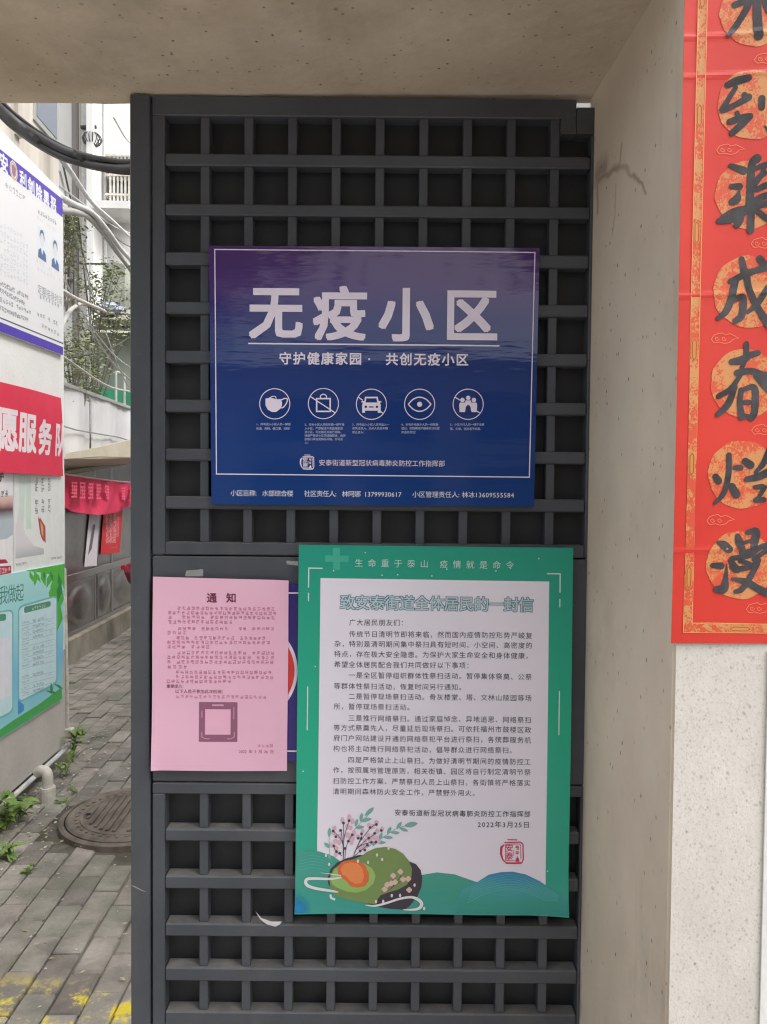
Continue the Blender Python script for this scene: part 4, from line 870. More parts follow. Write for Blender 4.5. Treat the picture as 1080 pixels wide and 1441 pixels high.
for k, (a, b, n_) in enumerate((((53, 297), (80, 314), 8), ((0, 398), (40, 419), 14), ((0, 408), (38, 429), 13), ((0, 421), (44, 440), 12), ((0, 433), (40, 451), 14), ((55, 416), (84, 431), 7), ((52, 441), (82, 456), 8), ((58, 457), (84, 471), 6))):
    p.scrawl(a, b, .026, n_, seed=20+k, dens=5, w_=.13)
tag(p.done(), kind='stuff')
p = Print(Q, 'pale_print', pm((206, 214, 222), .4), 1)
for k in range(7): p.scrawl((0, 316+k*11), (40, 338+k*10), .03, 9, seed=40+k, dens=4)
p.scrawl((50, 366), (72, 380), .025, 5, seed=60); p.scrawl((52, 378), (86, 395), .022, 8, seed=61); p.scrawl((52, 305), (80, 326), .02, 9, seed=62); p.done()
for (x, y) in ((59.5, 343), (78, 357)):
    c = Q.uv(x, y)
    p = Print(Q, 'portrait_background', pm((222, 234, 244), .35), 1); p.poly([(c.x-.055, c.y-.085), (c.x+.055, c.y-.085), (c.x+.055, c.y+.08), (c.x-.055, c.y+.08)], px=False); p.done()
    p = Print(Q, 'portrait_uniform', pm((92, 112, 160), .35), 1.5); p.poly([(c.x-.052, c.y-.083), (c.x+.052, c.y-.083), (c.x+.046, c.y-.045), (c.x+.015, c.y-.025), (c.x, c.y-.06), (c.x-.015, c.y-.025), (c.x-.046, c.y-.045)], px=False); p.done()
    p = Print(Q, 'portrait_hair', pm((96, 108, 130), .35), 1.5); p.disc(c.x, c.y+.035, .030, px=False, ry=.036); p.done()
    p = Print(Q, 'portrait_face', pm((226, 222, 224), .35), 2); p.disc(c.x, c.y+.018, .025, px=False, ry=.036); p.done()
# ---- red banner
m_bn = mat('red_cloth', (.74, .035, .085), .6, col2=(.68, .03, .075), scale=8, bump=.002, bscale=5)
Q = wall_poster('red_banner', 'red cloth banner with large white characters stretched across the white building', 'banner', [(-70, 519), (88, 560), (91.3, 670), (-70, 661)], m_bn, off=.024, t=.002, disp=lambda u, v: .006*sin(u*7)+.003*sin(v*14+u*3), nu=24, nv=10)
p = Print(Q, 'lettering', pm((240, 226, 232), .5), 1.5, sub=.05)
p.text('愿', (0, 602), (24, 606), .215, .03, narrow=.92); p.text('服', (26, 606.5), (50, 610.5), .205, .03); p.text('务', (52, 614), (75.5, 617), .19, .032); p.text('队', (75.5, 617), (97, 621), .19, .028, narrow=.82)
p.done()
# ---- landscape and hand posters
Q = wall_poster('hand_poster', 'white poster with a small red hand and vertical calligraphy under the red banner', 'poster', [(20, 662), (91.4, 668), (91.5, 794), (20, 806)], pm((232, 234, 232), .35), off=.004, t=.001)
p = Print(Q, 'green_wash', pm((208, 226, 214), .4), 1); p.poly([(37, 670), (44, 670), (44, 744), (37, 745)]); p.cut(); p.poly([(27, 668), (36, 668), (33, 750), (27, 755)]); p.done()
p = Print(Q, 'grey_wash', grad(mat('wash', (.8, .8, .8), .4), 2, [(0, lin((222, 224, 224))), (.5, lin((176, 184, 184))), (1, lin((222, 216, 220)))], .0, .16), 1.4)
p.poly([(22, 745), (27, 718), (31, 735), (36, 752), (48, 768), (62, 772), (62, 780), (22, 786)]); p.done()
p = Print(Q, 'hand_drawing', pm((178, 76, 60), .4), 1.8); p.poly([(53.5, 726), (55.2, 730), (57, 729), (64, 741), (64.5, 764), (60, 760), (57, 752), (55.5, 742)]); p.done()
p = Print(Q, 'hand_highlight', pm((224, 170, 140), .4), 2.2); p.poly([(57, 733), (61, 742), (61, 756), (59, 752), (57.5, 742)]); p.done()
p = Print(Q, 'calligraphy', pm((98, 100, 104), .4), 1.2)
for x, ys in ((51.5, (677, 686, 708, 718)), (60.5, (677, 687, 707, 717)), (69.5, (677, 686, 707, 716))):
    for k, y in enumerate(ys): p.scrawl((x-3, y), (x+3, y+.3), .045, 1, seed=int(x*7+y), dens=6, w_=.07)
p.scrawl((22, 795), (38, 792.5), .016, 8, seed=3); p.scrawl((72, 786), (87, 784), .016, 9, seed=4); tag(p.done(), kind='stuff')
Q = wall_poster('sunset_poster', 'poster with a purple sunset sky and red caption block at the frame edge', 'poster', [(-60, 656), (19.3, 661), (19.3, 806.5), (-60, 819)], pm((236, 234, 238), .35), off=.004, t=.001)
m_sun = grad(mat('sunset', (.5, .4, .5), .35, ), 2, [(0, lin((180, 190, 200))), (.22, lin((90, 60, 66))), (.38, lin((206, 168, 160))), (.6, lin((232, 216, 206))), (.82, lin((110, 96, 160))), (1, lin((62, 50, 116)))], .26, .48, noise=.06, ns=12)
p = Print(Q, 'sunset_picture', m_sun, 1); p.poly([(-60, 702), (18.5, 697), (18.5, 752), (10, 758), (-60, 768)]); p.done()
p = Print(Q, 'caption', pm((70, 40, 60), .4), 1); p.text('护', (-5, 671), (9, 670.5), .05, .03); p.cut(); p.scrawl((-10, 697), (12, 694), .035, 4, seed=9, dens=7); p.done()
p = Print(Q, 'caption_block', pm((176, 30, 62), .4), 1); p.poly([(-60, 800), (16, 796), (16, 807), (-60, 818)]); p.cut(); p.poly([(-8, 788), (8, 787), (12, 792), (-8, 794)]); p.done()
p = Print(Q, 'caption_lettering', pm((240, 220, 226), .4), 1.5); p.scrawl((-6, 804.5), (15, 801.5), .03, 5, seed=12); p.done()
# ---- green notice
m_cy = grad(mat('cyan_print', (.4, .6, .7), .28), 2, [(0, lin((150, 214, 214))), (.35, lin((120, 190, 226))), (.7, lin((158, 216, 226))), (1, lin((172, 222, 222)))], .0, .75, noise=.25, ns=5)
Q = wall_poster('green_notice_board', 'light blue notice board with green leaf border and table panels, lowest on the white building', 'notice board', [(-60, 821), (91.3, 793), (88, 983.5), (-60, 1078)], m_cy, off=.012, t=.010)
p = Print(Q, 'green_border', pm((64, 172, 84), .3), 1); p.poly([(-60, 1068), (20, 1013), (55, 991), (87, 967), (88, 983), (-60, 1077)]); p.done()
p = Print(Q, 'leaf_border', pm((84, 186, 64), .3), 1)
rn = random.Random(4)
p.poly([(36, 803), (91, 793.3), (91, 830), (84, 812), (60, 806)])
for x, y, a, ln in ((42, 803, 1.3, 16), (50, 803, 1.6, 22), (47, 803, 1.0, 20), (58, 802, 1.3, 24), (64, 801, 1.7, 20), (70, 800, 1.2, 26), (78, 806, 1.6, 40), (81, 808, 1.7, 55), (84, 812, 1.68, 60), (76, 804, 1.4, 40), (84, 826, 1.9, 38), (85, 850, 1.7, 40), (74, 803, 1.9, 26)):
    c_, s_ = cos(a), sin(a); w_ = ln*.16; p.poly([(x, y), (x+c_*ln*.5-s_*w_, y+s_*ln*.5+c_*w_), (x+c_*ln, y+s_*ln), (x+c_*ln*.5+s_*w_, y+s_*ln*.5-c_*w_)])
p.done()
p = Print(Q, 'leaf_dark', pm((40, 140, 70), .3), 1.6)
for x, y, a, ln in ((82, 806, 1.4, 26), (86, 815, 1.7, 34), (62, 803, 1.5, 14), (72, 960, 1.5, 18), (76, 962, .5, 16), (64, 972, .2, 18), (71, 803, 1.3, 16)):
    c_, s_ = cos(a), sin(a); w_ = ln*.12; p.poly([(x, y), (x+c_*ln*.5-s_*w_, y+s_*ln*.5+c_*w_), (x+c_*ln, y+s_*ln), (x+c_*ln*.5+s_*w_, y+s_*ln*.5-c_*w_)])
tag(p.done(), kind='stuff')
p = Print(Q, 'title_lettering', pm((70, 130, 120), .3), 1.2); p.text('我做起', (-1, 838), (33.5, 833), .094); p.done()
def rr(x0, x1, ya0, ya1, yb0, yb1, r=5):
    # rounded panel between px columns; ya = y at x0 (top,bottom), yb at x1
    pts = []
    def Y(x, tb): k = (x-x0)/(x1-x0); return (ya0+(yb0-ya0)*k) if tb else (ya1+(yb1-ya1)*k)
    for (cx_, tb, a0) in ((x0+r, 1, pi), (x1-r, 1, 1.5*pi), (x1-r, 0, 0), (x0+r, 0, .5*pi)):
        for k in range(5):
            a = a0+k*pi/8; x = cx_+r*cos(a); pts.append((x, Y(x, tb)+(r*(1+sin(a)) if tb else -r*(1-sin(a)))))
    return pts
for (x0, x1, a, b, c, d) in ((25.5, 81, 853, 990, 837, 963), (-50, 19, 868, 1036, 857, 1003)):
    p = Print(Q, 'panel_edge', pm((110, 190, 190), .3), 1.2); p.poly(rr(x0, x1, a, b, c, d, 7)); p.done()
    p = Print(Q, 'panel', pm((204, 232, 240), .3), 1.6); p.poly(rr(x0+1.6, x1-1.6, a+2.5, b-3, c+2.5, d-3, 6)); p.done()
p = Print(Q, 'panel_heading', pm((84, 150, 120), .3), 2); p.poly(rr(34, 71.5, 854, 863, 845.5, 853.5, 2.5)); p.cut(); p.poly(rr(-40, 8.5, 868, 880, 863.5, 873, 2.5)); p.done()
p = Print(Q, 'heading_lettering', pm((214, 236, 220), .3), 2.5); p.scrawl((41, 857), (65, 851.5), .024, 7, seed=31); p.done()
p = Print(Q, 'table_print', pm((120, 140, 150), .35), 2)
for k in range(14):
    y = 877+k*7.6
    if k in (9,): continue
    p.scrawl((31, y), (41, y-2.6), .014, 7, seed=50+k, dens=3); p.ribbon([(31, y+3.6), (77, y-8)], .0012)
    if k not in (4, 11): p.scrawl((46, y-3), (62, y-7), .017, 9, seed=80+k, dens=4, w_=.12)
    if k % 2: p.scrawl((67, y-10), (74, y-12), .014, 3, seed=110+k, dens=3)
p.ribbon([(65, 866), (65, 960)], .0012); p.done()
p = Print(Q, 'chart_area', pm((226, 228, 240), .35), 2); p.poly([(-40, 906), (15, 895), (15, 978), (-40, 1004)]); p.done()
p = Print(Q, 'blue_pillar', pm((60, 150, 214), .3), 1.1); p.poly([(25.5, 985), (34, 992), (34, 1000), (25.5, 1006)]); p.done()

# ================================================================== ALLEY: kerb wall, steel fence
XF2 = -2.52
m_kerb = mat('kerb_concrete', (.33, .30, .25), .9, col2=(.18, .165, .13), scale=4, detail=8, bump=.004, bscale=25, space='World', stretch=(1, 1, .6))
m_steel = mat('stainless_steel', (.52, .51, .51), .33, col2=(.40, .39, .385), scale=3, metal=1, bump=.0015, bscale=4)
m_steel2 = mat('stainless_frame', (.56, .55, .55), .3, metal=1)
tag(G().box((XF2-.3, 4.4, -.04), (XF2+.05, 15, .22), ch=.012).obj('kerb_wall', m_kerb, fr=1, base=(XF2, 8, 0)), 'low stained concrete kerb under the stainless steel fence', 'kerb')
zP = [.235, .70, .755, 1.78]
fe = thing('steel_fence', (XF2, 8, .22), 1, 'stainless steel fence with embossed oval lower panels along the alley', 'fence')
def emboss(y0, y1, z0, z1, bulge, oval=True):
    nu, nv = 22, 22; vs_ = []
    for j in range(nv+1):
        for i in range(nu+1):
            a = i/nu*2-1; b = j/nv*2-1
            r = (a/.74)**2+(b/.80)**2; h = bulge*sqrt(max(0, 1-r)) if oval else 0
            e_ = max(abs(a), abs(b)); h += .008 if .86 < e_ < .93 else 0
            vs_.append((XF2+.0+h, y0+(y1-y0)*(a+1)/2, z0+(z1-z0)*(b+1)/2))
    W = nu+1; return vs_, [(j*W+i, j*W+i+1, (j+1)*W+i+1, (j+1)*W+i) for j in range(nv) for i in range(nu)]
yy = 4.62; widths = [.88, .44]; k = 0; posts = []
ys_ = [4.6]
# divisions found in the photo: wide 6.5-7.38, narrow 7.44-7.86, wide 7.92-8.8
edges = []
y = 7.41-1.32*3
while y < 13: edges += [(y+.03-.0, y+.42+.03), (y+.48, y+1.32-.03)]; y += 1.32
# narrow first at y, wide after
for n_, (a, b) in enumerate(edges):
    if b < 4.5: continue
    v_, f_ = emboss(a, b, zP[0]+.03, zP[1], .05); obj('embossed_panel', v_, f_, m_steel, fe, smooth=True)
    v_, f_ = emboss(a, b, zP[2]+.02, zP[3], 0, oval=False); obj('flat_panel', v_, f_, m_steel, fe, smooth=True)
    G().box((XF2-.02, b+.002, .22), (XF2+.008, b+.028 if n_ % 2 else b+.056, 1.84), ch=.004).obj('post', m_steel2, fe)
for z0, z1 in ((.221, .262), (.702, .772), (1.782, 1.84)): G().box((XF2-.015, 4.45, z0), (XF2+.0075, 13, z1), ch=.004).obj('rail', m_steel2, fe)
G().box((XF2-.03, 4.45, .2205), (XF2-.022, 13, 1.82)).obj('backing_sheet', m_steel2, fe)
# papers on the fence
F = lambda q, off=.03: at_x(*q, XF2+off)
def fence_sheet(name, label, cat, c, m, off=.03, **k):
    b = at_x(*c[3], XF2+off); t_ = thing(name, b, 1, label, cat); P_ = Poster(t_, 'x', XF2+off, 1); P_.sheet('sheet', c, m, t=.001, nu=4, nv=6); return P_
Q = fence_sheet('red_notice', 'red paper notice of small white print on the steel fence under the sagging banner', 'notice', [(146.5, 715), (173.5, 713), (168.5, 777.5), (142, 780)], pm((214, 48, 58), .5), off=.014)
p = Print(Q, 'lettering', pm((240, 190, 196), .5), 1)
for k in range(16): p.scrawl((149 if k else 150, 722+k*2.75), (167.5-(k > 12)*4, 721.6+k*2.7), .024, 10, seed=130+k, dens=4, w_=.24)
p.scrawl((154, 771), (165, 770), .018, 6, seed=150); p.done()
Q = fence_sheet('white_paper_strip', 'crumpled white paper strips hanging on the steel fence', 'paper', [(127, 716), (140.5, 716), (136.5, 796), (119, 797.5)], pm((222, 214, 222), .6), off=.014)
p = Print(Q, 'torn_gap', pm((110, 104, 108), .4), 1); p.poly([(131, 738), (134.5, 738), (129.5, 772), (124, 782), (126, 768)]); p.done()
# sagging red banner
m_bn2 = mat('red_cloth_faded', (.72, .045, .12), .7, col2=(.60, .03, .085), scale=6, bump=.003, bscale=10)
Xb = XF2+.10; vs_ = []; nu, nv = 40, 10
for side in (0, 1):
    for j in range(nv+1):
        for i in range(nu+1):
            a, b = i/nu, j/nv; px = 84+(200-84)*a
            tp_ = 666.5+14.5*min(1, (px-84)/100)**.8+(0 if px < 186 else (px-186)*.05); bt = 709+15*sin(min(1, max(0, (px-84)/105))*pi)**.7
            q = at_x(px, tp_+(bt-tp_)*b, Xb); vs_.append(q+Vector((.02*sin(a*9+b*3)*b+.012*sin(a*31+b*5)-side*.002, 0, 0)))
W = nu+1; N = W*(nv+1); fs = []
for j in range(nv):
    for i in range(nu):
        a = j*W+i; fs += [(a, a+1, a+W+1, a+W), (N+a, N+a+W, N+a+W+1, N+a+1)]
t = thing('sagging_banner', at_x(130, 716, Xb), 1, 'faded red cloth banner sagging along the steel fence under the awning', 'banner')
obj('cloth', vs_, fs, m_bn2, t, smooth=True)
Pb = Poster(t, 'x', Xb+.035, 1); p = Print(Pb, 'faded_lettering', pm((238, 104, 134), .7), 0)
for k, ch in enumerate('安居志愿服务'): pass
for k in range(9): p.scrawl((88+k*11.5, 688+k*.9), (99+k*11.5, 688.5+k*.9), .17, 1, seed=200+k, dens=16, w_=.085)
p.done()
G().tube([at_x(84, 666, Xb), at_x(120, 671.5, Xb), at_x(160, 676.5, Xb), at_x(200, 681, Xb)], .008, 6).obj('hem', pm((236, 190, 190), .6), t)
v_ = [at_x(*q, Xb-.04) for q in ((86, 690), (120, 712), (122, 718), (98, 719), (88, 716))]; obj('fold', v_, [(0, 1, 2, 3, 4)], m_bn2, t)
# awning
m_awn = mat('beige_sheet', (.62, .56, .44), .7, col2=(.54, .48, .37), scale=5, bump=.003, bscale=8, space='World')
t = thing('awning', at_x(140, 646, XF2+.25), 1, 'beige sheet awning jutting over the steel fence', 'awning')
v_ = [at_x(*q, XF2+.28) for q in ((80, 641), (140, 629), (205, 614), (205, 644), (140, 642.5), (80, 646.5))]
G().quadbox(v_, (-1, 0, -.06), .02).obj('fascia', m_awn, t)
a, b = at_x(80, 646.5, XF2+.275), at_x(205, 644, XF2+.275)
G().quadbox([a, b, b+Vector((-.30, 0, -.10)), a+Vector((-.30, 0, -.10))], (0, 0, 1), .02).obj('canopy_sheet', m_awn, t)
a = at_x(80, 668, XF2+.04); b = at_x(205, 646, XF2+.04)
G().tube([a, b], .022, 8).obj('bearer', mat('brown_bearer', (.33, .30, .23), .8), t)
# pale sheet hoarding above the fence
m_sheet = mat('pale_sheet_metal', (.70, .70, .71), .45, col2=(.56, .56, .57), scale=2.5, contrast=(.35, .65), bump=.004, bscale=3, stretch=(1, 1, .3), space='World')
t = thing('sheet_hoarding', (XF2-.06, 8, 1.85), 1, 'pale grey sheet metal hoarding behind and above the steel fence', 'hoarding')
y = 4.5; k = 0
while y < 12.4:
    vs_ = []; n_ = 16
    for i in range(n_+1):
        yy = y+.98*i/n_; off = .012*sin(2*pi*i/n_*1.5+k)+.01*(i in (3, 4, 12, 13))
        vs_ += [(XF2-.07+off, yy, 1.85), (XF2-.07+off, yy, 2.44)]
    obj('sheet_panel', vs_+[(a-.004, b, c) for a, b, c in vs_], [(2*i, 2*i+2, 2*i+3, 2*i+1) for i in range(n_)]+[(2*i+2*n_+2, 2*i+1+2*n_+2, 2*i+3+2*n_+2, 2*i+2+2*n_+2) for i in range(n_)], m_sheet, t, smooth=True)
    y += 1.0; k += 1
G().box((XF2-.10, 4.5, 2.441), (XF2-.045, 12.45, 2.475), ch=.004).obj('top_rail', m_alu, t)
G().tube([(XF2-.03, 5.6, 2.12), (XF2-.03, 7, 2.07), (XF2-.03, 8.2, 2.09), (XF2-.03, 9.5, 2.05)], .007, 6).obj('slack_cable', mat('grey_cable', (.3, .3, .3), .6), t)
# posts behind (support under far edge)
for y in (5, 7, 9, 11, 12.3): G().box((XF2-.11, y, .22), (XF2-.082, y+.03, 2.44)).obj('support_post', m_alu, t)
# green tarpaulin
m_tarp = mat('green_tarpaulin', (.012, .20, .094), .6, col2=(.01, .15, .08), scale=5, bump=.01, bscale=5)
v_ = [at_x(*q, XF2-.5) for q in ((140, 545), (150, 547), (168, 548), (215, 553), (215, 592), (140, 575))]
tag(G().quadbox(v_, (-1, 0, 0), .5).obj('tarpaulin_roof', m_tarp, base=v_[4], fr=1), 'green tarpaulin roof showing above the pale sheet hoarding', 'tarpaulin')
# thin white frame standing above the hoarding
t = thing('window_frame', at_x(170, 566, XF2-.15), 1, 'empty white metal frame standing on top of the pale hoarding', 'frame')
a = [at_x(*q, XF2-.15) for q in ((163.5, 564), (163.5, 523), (175.5, 527), (175.5, 569))]
G().tube([a[0]+Vector((0, 0, -.4)), a[1]], .014, 6).obj('side_bar', m_wire, t); G().tube([a[3]+Vector((0, 0, -.4)), a[2]], .014, 6).obj('side_bar', m_wire, t); G().tube([a[1], a[2]], .014, 6).obj('top_bar', m_wire, t)

# ================================================================== FAR BUILDING
m_tile = mat('white_tile_wall', (.80, .79, .77), .7, col2=(.66, .65, .63), scale=1.2, detail=8, contrast=(.4, .7), stretch=(1, 1, .25), bump=.002, bscale=30, space='World')
m_beige = mat('beige_wall', (.62, .57, .50), .85, col2=(.5, .46, .4), scale=2, stretch=(1, 1, .3), space='World')
YB2 = 13.0
fb = thing('apartment_building', (-6, YB2+2, 0), 1, 'pale apartment block with barred windows and many pipes closing the alley', 'building')
G().box((-14, YB2, -.03), (6, YB2+5, 13)).obj('wall', m_tile, fb)
Fy = lambda px, py, Y=YB2: at_y(px, py, Y, 1)
def pxbox(name, x0, y0, x1, y1, Y, d, m, parent):
    a = Fy(x0, y1, Y); b = Fy(x1, y0, Y); return G().box((a.x, Y-d, a.z), (b.x, Y-.001, b.z)).obj(name, m, parent)
pxbox('beige_bay', 123, 60, 140, 560, YB2, .35, m_beige, fb)
pxbox('bay_pier', 140.5, 60, 148, 560, YB2, .6, m_tile, fb)
pxbox('recess_shade_strip', 103, 60, 109, 560, YB2, .02, mat('recess_shade_grey', (.35, .33, .31), .8), fb)  # thin grey slab on the wall, recess shade put into its colour
for k, x in enumerate((111.5, 118, 121, 131, 134.5, 151)):
    a = Fy(x, 60); b = Fy(x, 600); Y = YB2-(.12 if x < 122 or x > 150 else .45)
    G().tube([(a.x, Y, a.z), (a.x, Y, 0)], .05 if k == 0 else .032, 8).obj('pipe', m_wire if k else mat('dark_pipe', (.28, .26, .25), .6), fb)
def window(x0, y0, x1, y1, bars, hb=2, d=.25, label=None, Y=YB2):
    a = Fy(x0, y1, Y); b = Fy(x1, y0, Y)
    w_ = G().box((a.x-.05, Y-.05, a.z-.05), (b.x+.05, Y-.0015, b.z+.05)).obj('window', m_alu, fb); 
    G().box((a.x, Y-.056, a.z), (b.x, Y-.052, b.z)).obj('pane', m_glass, w_).location = (0, 0, 0)
    m_bar = m_pvc
    for i in range(bars):
        x = a.x+(b.x-a.x)*(i+.5)/bars; o = G().box((x-.014, Y-d-.014, a.z-.1), (x+.014, Y-d+.014, b.z+.1)).obj('bar', m_bar, w_); o.location = (0, 0, 0)
    for i in range(hb):
        z = a.z-.08+(b.z-a.z+.16)*i/max(1, hb-1); o = G().box((a.x-.05, Y-d-.02, z-.016), (b.x+.05, Y-.051, z+.016)).obj('bar', m_bar, w_); o.location = (0, 0, 0)
    return w_
_obj = obj
window(160, 236, 196, 302, 7, 4); window(86, 372, 100, 418, 5, 3, d=.15); window(86, 300, 100, 340, 4, 2)
for wx in (-1.6, .4):
    for wz in (1.2, 4.3, 7.4):
        G().box((wx-.7, YB2-.04, wz), (wx+.7, YB2-.001, wz+1.4)).obj('window', m_alu, fb); G().box((wx-.64, YB2-.046, wz+.06), (wx+.64, YB2-.041, wz+1.34)).obj('pane', m_glass, fb)
pxbox('ledge', 100, 302, 122, 308, YB2, .5, m_tile, fb); pxbox('ledge', 152, 305, 200, 314, YB2, .7, m_tile, fb)
# lower out-building with tiled eave
ob = thing('outbuilding', (-3.6, 10.6, 0), 1, 'small grey gabled outbuilding with a tiled eave in front of the apartment block', 'outbuilding')
m_grey = mat('grey_wall', (.36, .38, .33), .85, col2=(.27, .29, .25), scale=3, stretch=(1, 1, .4), space='World')
Y = 10.4
a = [Fy(x, y, Y) for x, y in ((146, 372), (160, 368), (176, 373), (176, 446), (146, 446))]; G().quadbox(a, (0, 1, 0), .8).obj('gable_wall', m_grey, ob)
a = Fy(122, 600, Y); b = Fy(215, 470, Y); G().box((a.x, Y-.05, 0), (b.x, Y+1.0, b.z)).obj('lower_wall', m_grey, ob)
m_tiles = mat('roof_tile', (.22, .21, .18), .9, col2=(.32, .31, .27), scale=6)
a = Fy(138, 441, Y-.4); b = Fy(215, 455, Y-.4)
td = bpy.data.meshes.new('roof_tile'); g = G().tube([(0, 0, 0), (0, .55, .22)], .05, 8); td.from_pydata([tuple(v) for v in g.v], [], g.f); td.materials.append(m_tiles)
n_ = 12
for i in range(n_):
    for r in range(2):
        o = bpy.data.objects.new('roof_tile', td); COL.objects.link(o); o.parent = ob; bb = Vector(ob['_b'])
        o.location = Vector((a.x+(b.x-a.x)*(i+.5)/n_, Y-.5+r*.3, b.z-.02+r*.14))-bb
a2 = Vector((a.x-.05, Y-.45, b.z-.07)); b2 = Vector((b.x+.05, Y-.45, b.z-.07)); G().quadbox([a2, b2, b2+Vector((0, .6, .24)), a2+Vector((0, .6, .24))], (0, 0, -1), .04).obj('roof_deck', m_tiles, ob)
# blue bundle on the eave
bm = bmesh.new(); bmesh.ops.create_icosphere(bm, subdivisions=3, radius=1); rn = random.Random(2)
c = Fy(152, 437, Y-.35)
from mathutils import noise
for v in bm.verts:
    k = 1+.45*noise.noise(v.co*2.2); v.co = Vector((v.co.x*.20*k, v.co.y*.12*k, v.co.z*.085*k))
bm.verts.index_update(); tag(obj('cloth_bundle', [v.co+c+Vector((0, 0, .02)) for v in bm.verts], [[v.index for v in f.verts] for f in bm.faces], mat('blue_cloth', (.10, .12, .24), .8, col2=(.45, .47, .55), scale=5, contrast=(.45, .55)), fr=1, base=c), 'crumpled blue and white bundle lying on the tiled eave', 'bundle'); bm.free()
# antenna bar
t = thing('aerial', Fy(130, 372, 9), 1, 'dark horizontal aerial bar on a thin mast among the branches', 'aerial')
m_dark = mat('dark_metal', (.06, .06, .06), .6)
G().tube([Fy(112.5, 371, 9), Fy(149, 371.5, 9)], .011, 6).obj('crossbar', m_dark, t); G().tube([Fy(127, 371, 9), (Fy(127, 371, 9).x, 9, 0)], .012, 6).obj('mast', m_wire, t)
# wire lamp bracket
t = thing('wall_lamp', Fy(126, 190, YB2-.4), 1, 'small dark wire lamp bracket high on the apartment block', 'lamp')
G().tube([Fy(114, 179, 12.5), Fy(136, 178.5, 12.5)], .03, 6).obj('arm', m_dark, t); G().tube([Fy(130, 178, 12.5), Fy(130, 186, 12.5)], .025, 6).obj('stem', m_dark, t)
g = G(); c = Fy(130, 196, 12.5)
for k in range(8):
    a_ = k*pi/8; g.tube([c+Vector((.15*cos(q)*cos(a_), .15*cos(q)*sin(a_), .11*sin(q)+.0)) for q in [j*2*pi/12 for j in range(13)]], .009, 4, cap=False)
tag(g.obj('cage', m_dark, t), kind='stuff')
g = G().tube([Vector((c.x, 12.5, c.z+.16)), Vector((c.x, YB2, c.z+.22))], .02, 6).obj('bracket', m_dark, t)

# ================================================================== CABLES
m_blk = mat('black_cable', (.022, .022, .024), .5, col2=(.05, .05, .052), scale=10)
t = thing('cable_bundle', (XW, 3.0, 3.2), 1, 'thick bundle of black cables sagging across the alley mouth', 'cables')
cp = [(-40, 118), (0, 152), (30, 179), (60, 200), (90, 216), (120, 226), (150, 232), (185, 235), (250, 232), (330, 215)]
for k, (dx, dy, r) in enumerate(((0, -7, .012), (0, -3, .016), (1, 1.5, .019), (-2, 5, .014), (2, 9, .011), (0, -12, .006), (1, -9.5, .007))):
    pts = [Fy(x+dx, y+dy*(1-.25*i/8)+1.2*sin(i*.7+k*2), 3.0+.012*sin(k*2+i*.8)) for i, (x, y) in enumerate(cp)]
    end = [Vector((.2, 2.3, 2.92+.01*k)), Vector((.7, 1.7, 3.0+.01*k)), Vector((.95, 1.21, 3.05+.015*k))]
    G().tube(spline([Vector((XW-.01, 3.1, 3.27+.012*k))]+pts[1:]+end, 8), r, 8).obj('cable', m_blk, t, smooth=True)
for cpx in ((52, 197), (112, 223)):
    G().tube([Fy(cpx[0]-1.5, cpx[1]+2, 3.0), Fy(cpx[0]+3, cpx[1]-2, 3.0)], .036, 10, cap=False).obj('cable_tie', m_blk, t)
def wire(label, pts, r, m=m_wire, cat='pipe', name='conduit', grp=None, spl=8):
    q = spline([Fy(x, y, Y) for x, y, Y in pts], spl); o = G().tube(q, r, 8).obj(name, m, base=q[0], fr=1, smooth=True); tag(o, label, cat, grp); return o
gp = 'pipes and wires crossing the alley above the hoarding'
wire('thick pale conduit arching down from the white building corner, upper of the curved pair', [(84, 277, 4.3), (105, 288, 5), (130, 300, 6), (152, 325, 7), (170, 350, 8), (188, 372, 9), (210, 410, 12.9)], .022, grp=gp)
wire('thick grey conduit arching below its pale twin beside the white building', [(84, 296, 4.3), (105, 298, 5), (125, 306, 6), (145, 328, 7), (165, 355, 8), (187, 385, 9), (210, 425, 12.9)], .022, mat('grey_conduit', (.38, .37, .36), .5), grp=gp)
wire('straight slanting pale conduit above the curved pair', [(80, 214, 4.25), (104, 248, 5.5), (130, 285, 7), (160, 312, 8.5), (196, 345, 12.9)], .018, grp=gp)
wire('long white pole slanting through the leaves', [(82, 405, 4.3), (105, 419, 5), (130, 430, 6), (146, 437, 7), (150, 440, 10)], .014, m_pvc, grp=gp)
wire('grey hooked pipe rising beside the board corner', [(86, 462, 4.4), (94, 445, 5), (104, 433, 6), (118, 428, 8), (140, 440, 10)], .016, mat('grey_pipe', (.45, .44, .42), .5), grp=gp)
WL = ['thin pale wire falling steeply from the white building past the tree', 'thin black wire falling steepest beside the dark drain pipe', 'short pale wire dropping to the outbuilding eave', 'thin black wire from the pipe arch to the gate edge',
 'white cord slanting down over the outbuilding wall', 'white cord just above the pale hoarding top', 'thin pale wire slanting over the outbuilding towards the gate', 'white cord high up beside the gate near the black cables', 'long thin pale wire under the straight slanting conduit',
 'thin black wire hanging nearly vertical among the wall pipes', 'short pale wire close to the gate above the green tarpaulin', 'thin black wire rising towards the gate across the leaves']
